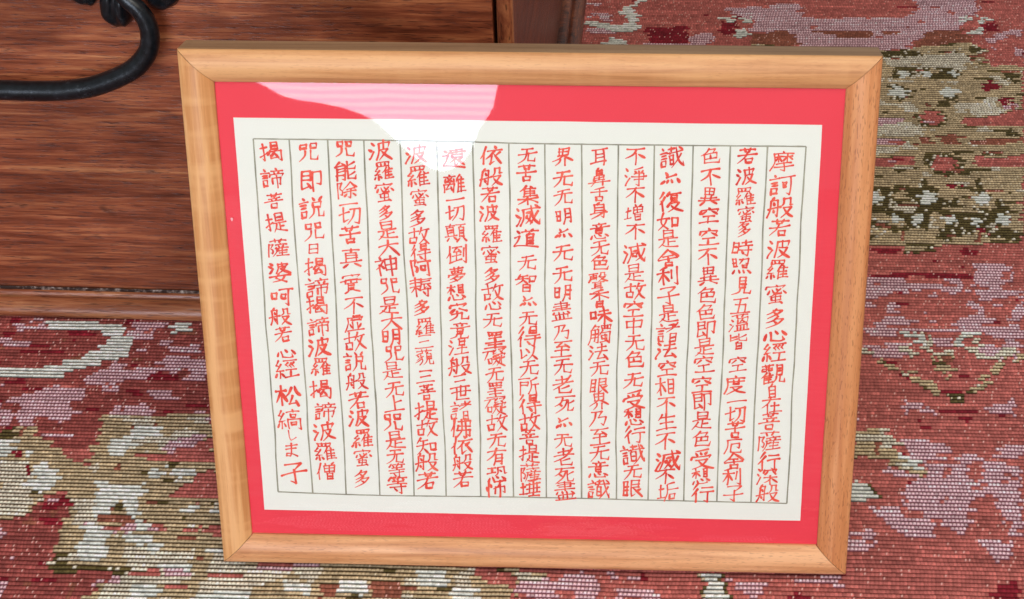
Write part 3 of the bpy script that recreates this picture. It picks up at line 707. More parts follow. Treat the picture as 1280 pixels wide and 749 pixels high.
# ------------------------------------------------------------------ picture frame
Uv = Vector((0.99908608, -0.04274346, 0)); Vv = Vector((0.01068853, 0.24983374, 0.96822975)); Nv = Vector((-0.04138549, -0.96734487, 0.25006228))
O_ = Vector((-0.02740195, 0.66121901, 0.0047284)) 
FM = Matrix(((Uv.x, Vv.x, Nv.x, O_.x), (Uv.y, Vv.y, Nv.y, O_.y), (Uv.z, Vv.z, Nv.z, O_.z + .0004), (0, 0, 0, 1)))
frame = empty('picture_frame', FM)       # local: x right, y up the picture, z out of the picture; origin at the bottom edge
describe(frame, 'light beech picture frame holding a red mount and a sheet of red brush writing', 'picture frame')
FW, FH = .3489, .2945
RW, RH = .0168, .0172
PROF = [(0, -.0189), (0, -.0012), (.0002, -.0004), (.0008, .0002), (.0022, .0009), (.0045, .0017), (.0070, .0021), (.0092, .0020), (.0112, .0014), (.0130, .0005), (.0145, -.0006), (.0156, -.0015), (.0163, -.0022), (.0166, -.0028), (.0166, -.0052), (.0166, -.0189)]
def rail(length, width, m, mat, side):
    bm = bmesh.new(); k = width / .0166; n = 40
    rings = []
    for i in range(n + 1):
        t = i / n; ring = []
        for s, hgt in PROF:
            s = s * k
            xa, xb = -length / 2 + s, length / 2 - s
            ring.append(bm.verts.new((xa + (xb - xa) * t, s, hgt)))
        rings.append(ring)
    for i in range(n):
        for j in range(len(PROF)):
            j2 = (j + 1) % len(PROF)
            f_ = bm.faces.new((rings[i][j], rings[i + 1][j], rings[i + 1][j2], rings[i][j2]))
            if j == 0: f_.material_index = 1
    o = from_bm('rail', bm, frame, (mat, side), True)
    o.data.set_sharp_from_angle(angle=math.radians(50))
    o.matrix_local = m
    return o
G = .0003  # hairline at the mitres
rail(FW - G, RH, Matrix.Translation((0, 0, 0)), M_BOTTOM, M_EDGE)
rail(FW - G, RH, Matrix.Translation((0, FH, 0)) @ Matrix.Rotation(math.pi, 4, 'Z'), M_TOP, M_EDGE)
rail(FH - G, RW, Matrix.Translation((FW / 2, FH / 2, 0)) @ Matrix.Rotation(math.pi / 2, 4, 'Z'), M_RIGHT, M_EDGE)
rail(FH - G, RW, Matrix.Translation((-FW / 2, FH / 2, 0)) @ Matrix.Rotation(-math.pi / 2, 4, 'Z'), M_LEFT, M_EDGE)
ZP = -.0035
leg = box_bm(-.028, .028, 0, .2445, 0, .0035, .001)
lo = from_bm('easel_leg', leg, frame, (M_BACK,))
lo.matrix_local = Matrix.Translation((0, .245, -.0172)) @ Matrix.Rotation(math.pi + .50, 4, 'X')
from_bm('backing_board', box_bm(-FW / 2 + .012, FW / 2 - .012, .012, FH - .012, -.0170, -.0060), frame, (M_BACK,))
from_bm('mount', box_bm(-FW / 2 + .0155, FW / 2 - .0155, .0150, FH - .0150, -.0055, ZP - .0004), frame, (M_MAT,))
# the paper, cut by hand: edges waver by a few tenths of a millimetre
def sheet(pts, z0, z1):
    bm = bmesh.new(); top = [bm.verts.new((x_, y_, z1)) for x_, y_ in pts]; bot = [bm.verts.new((x_, y_, z0)) for x_, y_ in pts]
    bm.faces.new(top); bm.faces.new(bot[::-1])
    for i in range(len(pts)):
        j = (i + 1) % len(pts); bm.faces.new((top[j], top[i], bot[i], bot[j]))
    return bm
cs = [(-.14951, .25859), (.14712, .25834), (.14777, .03192), (-.14963, .03225)]
pts = []
for (ax, ay), (bx, by) in zip(cs, cs[1:] + cs[:1]):
    for k in range(16):
        t = k / 16; x_, y_ = ax + (bx - ax) * t, ay + (by - ay) * t
        w_ = .00018 * pnoise(Vector((x_ * 30, y_ * 30, 3)))
        pts.append((x_ + w_ * (ax == bx or abs(by - ay) > .1), y_ + w_ * (abs(bx - ax) > .1)))
paper = from_bm('paper', sheet(pts, ZP - .0003, ZP), frame, (M_PAPER,))
from_bm('glass_pane', box_bm(-FW / 2 + .0160, FW / 2 - .0160, .0155, FH - .0155, -.0031, -.0026), frame, (M_GLASS,))

M_DUST, nt, b = simple('dust', (.88, .42, .46), .9)
from_bm('dust_speck', sheet([(-.1543 + .0006 * math.cos(a_) * (1 + .3 * math.sin(3 * a_)), .2042 + .0010 * math.sin(a_)) for a_ in [k * math.pi / 8 for k in range(16)]], -.00258, -.0025), frame, (M_DUST,))

# ruled lines, drawn with a pen
RULE_TOP = [(-140.16, 247.55), (-121.83, 247.53), (-102.17, 247.61), (-83.73, 247.59), (-65.31, 247.57), (-46.6, 247.56), (-28.41, 247.33), (-10.08, 246.93), (8.15, 246.83), (26.76, 246.82), (45.34, 246.8), (63.49, 246.87), (83.03, 246.87), (101.72, 246.94), (120.35, 247.02), (139.63, 247.1)]
RULE_BOTTOM = [(-141.22, 43.79), (-121.96, 43.31), (-103.34, 42.91), (-84.56, 42.73), (-65.56, 42.85), (-47.74, 43.04), (-28.58, 43.21), (-10.42, 43.37), (7.71, 43.37), (27.14, 43.4), (46.33, 43.22), (63.73, 43.11), (83.35, 43.05), (101.53, 42.95), (120.23, 42.87), (139.9, 42.71)]

def ribbon(bm, pl, width, z):
    P = [Vector((p[0], p[1], 0)) for p in pl]; prev = None
    for i, p in enumerate(P):
        t = (P[min(i + 1, len(P) - 1)] - P[max(i - 1, 0)]).normalized(); nn = Vector((-t.y, t.x, 0))
        w_ = width * (.5 + .18 * pnoise(p * .35 + Vector((0, 0, z))))
        a, b_ = bm.verts.new(((p + nn * w_) / 1000).to_tuple()[:2] + (ZP + z,)), bm.verts.new(((p - nn * w_) / 1000).to_tuple()[:2] + (ZP + z,))
        if prev: bm.faces.new((prev[0], a, b_, prev[1]))
        prev = (a, b_)
bm = bmesh.new()
for k, (tp, bt) in enumerate(zip(RULE_TOP, RULE_BOTTOM)):
    pl = []
    for i in range(41):
        t = i / 40; x_ = tp[0] + (bt[0] - tp[0]) * t; y_ = tp[1] + (bt[1] - tp[1]) * t
        edge = min(1, 6 * t, 6 * (1 - t))
        x_ += edge * (.85 * pnoise(Vector((k * 7.3, t * 3.2, 1))) + .45 * pnoise(Vector((k * 3.1, t * 9, 5))))
        pl.append((x_, y_))
    ribbon(bm, pl, .80, .00005 + .000002 * k)
for q, L_ in enumerate((RULE_TOP, RULE_BOTTOM)):
    pl = []
    for (ax, ay), (bx, by) in zip(L_, L_[1:]):
        for i in range(5): pl.append((ax + (bx - ax) * i / 5, ay + (by - ay) * i / 5 + .12 * pnoise(Vector((ax + i, q * 5, 2)))))
    pl.append(L_[-1]); ribbon(bm, pl, .72, .00009 + .00001 * q)
from_bm('ruled_lines', bm, paper, (M_RULE,))

# brush writing: each character is drawn from outlines, then given a hand's slant, swelling strokes and tapered tips
WRITING = [   # columns from right to left; per character: u, v on the sheet, width, height (mm)
 ('摩訶般若波羅蜜多心經觀自在菩薩行深般', [(128.2,239.2,12.5,13.1),(128.4,226.6,13.3,14.1),(128.3,214.6,13.4,14.2),(128.6,203.5,11.4,12.2),(128.4,191.9,11.9,12.8),(128.1,180.4,12,12.9),(127.9,166.6,12.5,13.5),(128.5,153.1,12.1,13.2),(129.1,143.7,12.2,13.3),(128.8,133.6,12.6,13.9),(128.9,121,13.1,14.5),(128.7,110.6,8.9,9.9),(128.7,102.5,10.7,11.9),(128.3,92.7,11.6,13),(128.4,80.9,12.5,14.1),(128.9,68.7,12.6,14.2),(128.2,59.6,11.7,13.3),(129.3,49,12.7,14.4)]),
 ('若波羅蜜多時照見五薀皆空度一切苦厄舍利子', [(110.3,241.7,10.1,10.5),(110,231.1,10.5,11.1),(109.8,220.1,10.6,11.2),(110.8,210.4,10.2,10.8),(110.3,202.2,8.6,9.2),(109.8,192.2,11.1,11.9),(109.4,182.3,9.9,10.7),(110.5,171,10.8,11.7),(110.2,160.1,10,10.9),(109.8,150.3,10.9,11.9),(109.6,139.2,10.5,11.5),(109.8,126.2,9.7,10.7),(108.8,114.2,11.5,12.7),(110.2,104.3,10.3,11.4),(109.7,96.4,11.6,12.9),(109.9,87.3,10.8,12.1),(109.5,77.3,9.9,11.2),(109.8,68.3,11.3,12.7),(109.3,59,11.3,12.8),(110.6,48.1,10.9,12.5)]),
 ('色不異空空不異色色即是空空即是色受想行', [(91.9,241,10.5,11),(92.2,230.4,10.5,11.1),(91.7,219.9,10.6,11.2),(92,209.5,10.2,10.9),(92.3,197.9,10.7,11.4),(92.3,187.4,10.3,11.1),(92.6,176.2,11.2,12.1),(92.5,165.3,10.4,11.3),(92.2,155.4,10.5,11.4),(92.3,145.8,10.9,11.9),(91.8,135.9,10.6,11.6),(92,125.9,10.6,11.7),(91.4,113.8,10.7,11.8),(91.7,103.7,11.1,12.4),(91.8,92.4,10.8,12),(92.1,81.1,10.4,11.6),(92.3,69.1,12.6,14.2),(92.3,58.3,10.5,11.9),(93.3,48.2,12.3,14)]),
 ('識亦復如是舍利子是諸法空相不生不滅不垢', [(71.9,240.4,12.9,13.5),(71.8,228.8,11.8,12.4),(72.1,216.8,12.7,13.4),(71.6,205.9,11.5,12.2),(71.4,196.6,10.7,11.4),(71.7,185.9,11.6,12.4),(71.9,175.9,11.6,12.5),(72.3,164.9,11.3,12.2),(72.5,154.7,10.5,11.4),(72.4,143.6,12.6,13.8),(71.9,133.6,11,12.1),(72.4,123,10.2,11.2),(72,112.4,11.5,12.8),(72.6,101.9,10.3,11.4),(72.8,91.4,10.8,12),(72.6,79.9,11.3,12.6),(74.2,67.6,13.9,15.7),(73.1,58.2,10.5,11.9),(74.2,48.5,11.8,13.5)]),
 ('不淨不增不減是故空中无色无受想行識无眼', [(54.1,240.9,10.5,11),(54.1,229.9,11.4,12),(54.2,220.4,10.2,10.8),(53.9,210.6,10.7,11.3),(54.5,200.4,10.3,11),(54.2,188.5,12.4,13.3),(54,177.1,10.8,11.6),(54.9,167.1,10.9,11.7),(54.2,157.1,10.5,11.4),(54.4,147.5,10.1,11),(55.1,137.8,10.6,11.6),(55.1,127.7,10.6,11.7),(54.8,115.8,10.7,11.8),(55,104,11.6,12.9),(55.1,93.9,11.2,12.5),(55.7,83.3,11.7,13.1),(54.8,71.1,13.1,14.7),(55.1,60.7,10.1,11.4),(54.7,50.1,11.9,13.5)]),
 ('耳鼻舌身意无色聲香味觸法无眼界乃至无意識', [(35.9,240.3,10.5,11),(35.8,229.6,11,11.5),(35.8,220.2,9,9.5),(35.9,211.5,9.8,10.4),(35.9,200.2,10.7,11.4),(36.4,191.1,9.9,10.6),(36.4,182.5,10,10.7),(35.4,172.6,10.4,11.2),(36.1,162.5,11.3,12.2),(36.6,153.1,11.4,12.3),(36.7,142.1,12.3,13.4),(35.8,131.9,10.6,11.6),(36.4,122.5,10.2,11.3),(36.4,112.3,10.3,11.4),(36.5,102.8,10.8,11.9),(36.1,92.6,10.4,11.6),(36.9,81.9,10.8,12.1),(36.7,71.8,10.9,12.2),(36.3,61.6,11.4,12.8),(36.4,49.4,12.8,14.5)]),
 ('界无无明亦无无明盡乃至无老死亦无老死盡', [(17.4,240,10.6,11),(17.4,228.5,10.6,11.1),(17.4,218.6,10.2,10.8),(17.8,208,9.9,10.5),(17.3,198.6,10.3,11),(17.3,188,10.8,11.5),(16.9,175.9,10.4,11.2),(17.3,165.5,10.5,11.3),(16.4,155.1,11,11.9),(16.6,143.1,9.7,10.6),(16.6,133.4,10.6,11.6),(17,123.1,10.7,11.7),(16.9,112.4,11.6,12.8),(17.9,100.8,10.8,12),(17.1,89.3,10.8,12.1),(17.1,79.1,10,11.2),(17.5,68.8,11.4,12.8),(17.5,57.7,11,12.4),(17.9,48,11.9,13.5)]),
 ('无苦集滅道无智亦无得以无所得故菩提薩埵', [(-1,240.6,9.8,10.2),(-1.3,231,10.6,11.1),(-0.6,219.2,11.9,12.5),(-0.8,208.1,13.2,14),(-1.7,195.5,12.4,13.2),(-1.4,182.3,10,10.7),(-2,170.9,11.7,12.6),(-1.7,160,10.5,11.4),(-1.3,150.9,10.1,11),(-1.2,140.2,12.7,13.9),(-1.6,130.4,10.2,11.2),(-0.9,121.8,10.7,11.8),(-1.3,111.4,10.7,11.9),(-1,100.5,12.5,13.9),(-1.1,89.4,11.7,13.1),(-1.6,80.7,10.9,12.2),(-1.7,70.4,11.8,13.3),(-1.4,59,11.9,13.4),(-1.5,48.8,11.9,13.5)]),
 ('依般若波羅蜜多故心无罣礙无罣礙故无有恐怖', [(-19.5,240,11.8,12.3),(-19.3,228.9,11.9,12.4),(-19.9,219.4,9.9,10.4),(-20.9,209.4,10.7,11.3),(-19.9,198,11.2,11.9),(-20.5,186.6,10.8,11.6),(-20,174.4,10.5,11.2),(-19.7,165.2,11.4,12.2),(-19.4,158.2,9.7,10.5),(-20,149.4,10.6,11.5),(-19.1,138,11.5,12.5),(-19.3,127.6,11.5,12.6),(-19.4,117.7,9.9,10.9),(-19.4,108.7,10.3,11.4),(-19.6,98.7,11.7,13),(-18.9,88.6,11.7,13.1),(-19.1,78.5,10.5,11.7),(-19.3,68.3,11.4,12.8),(-19.5,57.2,11,12.4),(-20.1,48.4,11.5,13)]),
 ('遠離一切顛倒夢想究竟涅般三世諸佛依般若', [(-38.4,238.4,12.2,12.8),(-38.3,225,11.9,12.5),(-38.1,216.5,9.9,10.4),(-38.3,209.1,10.3,10.9),(-38.2,198.2,11.6,12.3),(-38.2,186.2,11.7,12.5),(-38.5,175,10.1,10.8),(-38.8,164.9,10.5,11.3),(-38.1,153.7,11,11.9),(-37.7,143.1,10.6,11.6),(-38.6,133.8,11.1,12.1),(-38.2,122.7,12.4,13.7),(-38.4,113.6,10.3,11.4),(-38,106.4,10.4,11.5),(-38.3,95.9,12.2,13.5),(-38.6,85.3,12.2,13.6),(-38.4,75,12.3,13.7),(-38,64.4,11.4,12.9),(-38.1,53.8,11.5,13)]),
 ('波羅蜜多故得阿耨多羅三藐三菩提故知般若', [(-57.4,240.4,11.4,11.9),(-57,228.8,12.3,12.9),(-56.6,217.1,10.7,11.3),(-57.6,205.8,10.4,11),(-57.4,196.1,11.2,11.9),(-57,187.2,10.9,11.6),(-56.8,178.5,10.9,11.7),(-57.5,167.5,11.8,12.7),(-57.5,155.8,10.2,11),(-56.4,145.1,11.1,12),(-56.7,136.3,9.8,10.7),(-56.8,127.4,10.3,11.3),(-56.7,116.1,9.9,10.9),(-56.6,106.6,10.4,11.5),(-57,95.2,12.6,14),(-57,84.9,11.4,12.6),(-57.3,73.6,11.4,12.8),(-57.7,64,12.8,14.4),(-57.7,52.8,12,13.5)]),
 ('波羅蜜多是大神咒是大明咒是无上咒是无等等', [(-75.7,242.2,11.9,12.3),(-74.6,231.3,11.1,11.6),(-74.7,219.9,11.6,12.1),(-74.3,208.6,9.1,9.6),(-73.9,198.9,10.8,11.5),(-73.6,189.4,10.9,11.6),(-75.2,179.4,12.2,13),(-73.9,168.1,10.6,11.3),(-74.7,156.9,10.6,11.4),(-73.7,147.5,11.1,12),(-74.3,138.5,11.1,12.1),(-73.4,129.1,10.7,11.7),(-74.7,119,10.8,11.8),(-73.9,108.1,10.4,11.5),(-74.2,99.5,10.9,12),(-75.6,88.4,11.4,12.6),(-74.8,77.2,11.4,12.7),(-75.2,67.4,10.1,11.4),(-74.6,58.5,9.7,10.9),(-74.5,49.6,11.5,13)]),
 ('咒能除一切苦真實不虚故説般若波羅蜜多', [(-93.7,242.8,10.2,10.6),(-93.9,231.1,11.9,12.4),(-93.7,220.7,10.7,11.3),(-93.2,213.1,9.5,10),(-92.7,206.8,11.6,12.3),(-93.3,196.2,11.7,12.4),(-93.4,183.3,12.2,13),(-94.2,169.1,11.8,12.7),(-93.3,156.6,10.6,11.5),(-93.6,146.3,11.1,12),(-93.7,135.6,12,13.1),(-94.7,123.9,12.5,13.7),(-94,112.5,11.7,12.8),(-93.5,101.1,11.7,13),(-94,90.4,11.8,13.1),(-92.7,77.8,12.3,13.7),(-93.2,66,11,12.4),(-94,53.2,10.7,12)]),
 ('咒即説咒曰揭諦揭諦波羅揭諦波羅僧', [(-112.2,241.1,11.1,11.5),(-111.9,225.4,12.8,13.4),(-112.8,210.7,13.7,14.4),(-112.3,197.9,11.3,11.9),(-112.9,188.2,8.4,8.9),(-112.4,178,11.8,12.6),(-112.5,166.1,13.1,14.1),(-113.1,156.1,11.9,12.8),(-113,144.1,12,13),(-113.2,132.2,12.5,13.6),(-113,120.7,11.7,12.8),(-113.8,106.9,12.2,13.4),(-112.6,93.9,12.2,13.5),(-113.5,81.8,12.3,13.7),(-113.8,69.5,12.4,13.8),(-113.7,57.1,11.5,13)]),
 ('揭諦菩提薩婆呵般若心經松縞しま子', [(-131.7,240.8,12.3,12.8),(-132.1,226.7,12,12.5),(-131.8,214.3,10.4,10.9),(-131.7,202.3,11.7,12.3),(-131.6,188.5,11.4,12.1),(-131.5,174.9,12.3,13.1),(-131.5,161.2,11.9,12.8),(-132.9,149.7,12,12.9),(-131.9,139.1,10.3,11.2),(-131.3,128.5,10.4,11.3),(-131.7,118.9,12.6,13.7),(-132,103,13.5,14.9),(-132.4,88.7,13.6,15.1),(-132.1,79,7.5,8.3),(-132.3,69.9,9.3,10.4),(-131.6,55.7,14.2,16)]),
]

PARTS = {   # strokes of the recurring parts, in a 0-100 box with y downwards; strokes end with ';'
'口': "15,20 20,85;15,20 82,18 76,85;20,82 77,80",
'日': "20,8 22,92;20,8 80,6 78,92;22,50 78,48;22,90 78,88",
'目': "22,5 23,95;22,5 78,4 77,95;23,35 77,33;23,63 77,61;23,92 77,91",
'月': "28,5 27,60 10,98;28,5 78,4 77,92 62,82;28,34 77,32;27,62 77,60",
'言': "42,0 58,12;6,24 94,20;22,40 78,37;24,54 76,51;26,68 28,98;26,68 76,66 72,96;28,95 73,93",
'氵': "28,5 64,20;10,36 46,48;10,97 28,86 74,54",
'艹': "3,52 97,42;32,8 38,95;70,3 60,92",
'土': "18,35 82,30;50,5 50,90;3,92 97,87",
'亻': "75,2 50,40 8,64;55,38 55,98",
'彳': "70,2 18,34;80,28 10,66;52,50 52,98",
'扌': "6,30 94,24;52,2 56,92 34,80;6,72 94,48",
'忄': "15,35 25,58;76,25 92,42;52,2 52,98",
'木': "5,32 95,26;50,2 50,98;48,32 30,62 5,84;52,32 95,80",
'禾': "74,3 20,18;5,38 95,32;50,14 50,98;48,40 8,84;52,40 96,80",
'糸': "52,2 20,26 58,34;74,20 18,60 86,55;50,58 50,98;24,70 8,90;74,68 94,86",
'罒': "10,15 16,90;10,15 90,10 84,88;36,14 38,82;62,12 60,80;16,86 85,82",
'宀': "48,0 54,28;10,35 6,75;10,38 94,30 80,68",
'隹': "40,2 24,24 5,46;28,26 28,98;58,2 68,18;30,26 92,22;62,24 62,92;32,48 86,45;32,68 86,66;28,94 98,89",
'心': "10,45 2,82;26,36 34,85 70,92 86,82 82,58;45,22 58,42;78,24 97,54",
'皮': "22,14 20,55 4,98;22,16 90,10 80,32;54,0 54,42;28,44 76,40 52,74 20,99;36,52 60,76 99,97",
'殳': "30,5 28,30 8,46;30,6 70,4 70,34 94,34;20,52 78,48 54,76 12,99;32,58 62,82 99,98",
'舟': "48,0 34,16;24,20 22,66 4,98;24,20 74,16 72,92 56,84;44,30 52,42;2,60 98,48;44,64 52,76",
'虫': "18,22 20,58;18,22 82,20 80,56;20,56 80,54;50,2 50,88;8,90 88,82;76,68 94,94",
'攵': "36,2 10,42;26,24 94,16;74,22 48,66 8,98;30,36 60,74 99,97",
'耂': "18,24 74,20;46,2 46,44;2,50 98,42;90,4 54,48 4,86",
'阝': "15,4 17,98;15,6 72,4 44,36 80,52 74,76 44,70",
'田': "15,6 18,94;15,6 86,2 83,92;17,48 84,45;50,4 50,90;18,94 83,91",
'辶': "10,8 22,20;2,38 24,34 16,62 0,84;2,86 34,90 99,97",
'心下': "12,30 2,84;28,20 36,84 70,90 88,80 84,50;48,6 60,34;78,10 98,52",
'是': "26,0 28,40;26,0 76,0 74,40;28,20 74,19;28,40 74,38;4,52 96,46;50,50 50,90;52,70 84,66;30,58 24,76 2,99;20,80 44,92 99,97",
'耳': "8,8 94,3;28,8 28,78;28,34 72,31;28,56 72,53;0,86 82,74;72,5 72,99",
'真': "12,12 88,8;52,0 48,18;24,22 24,66;24,22 76,20 76,66;24,37 76,35;24,51 76,49;2,72 98,67;34,78 14,97;64,77 90,96",
}
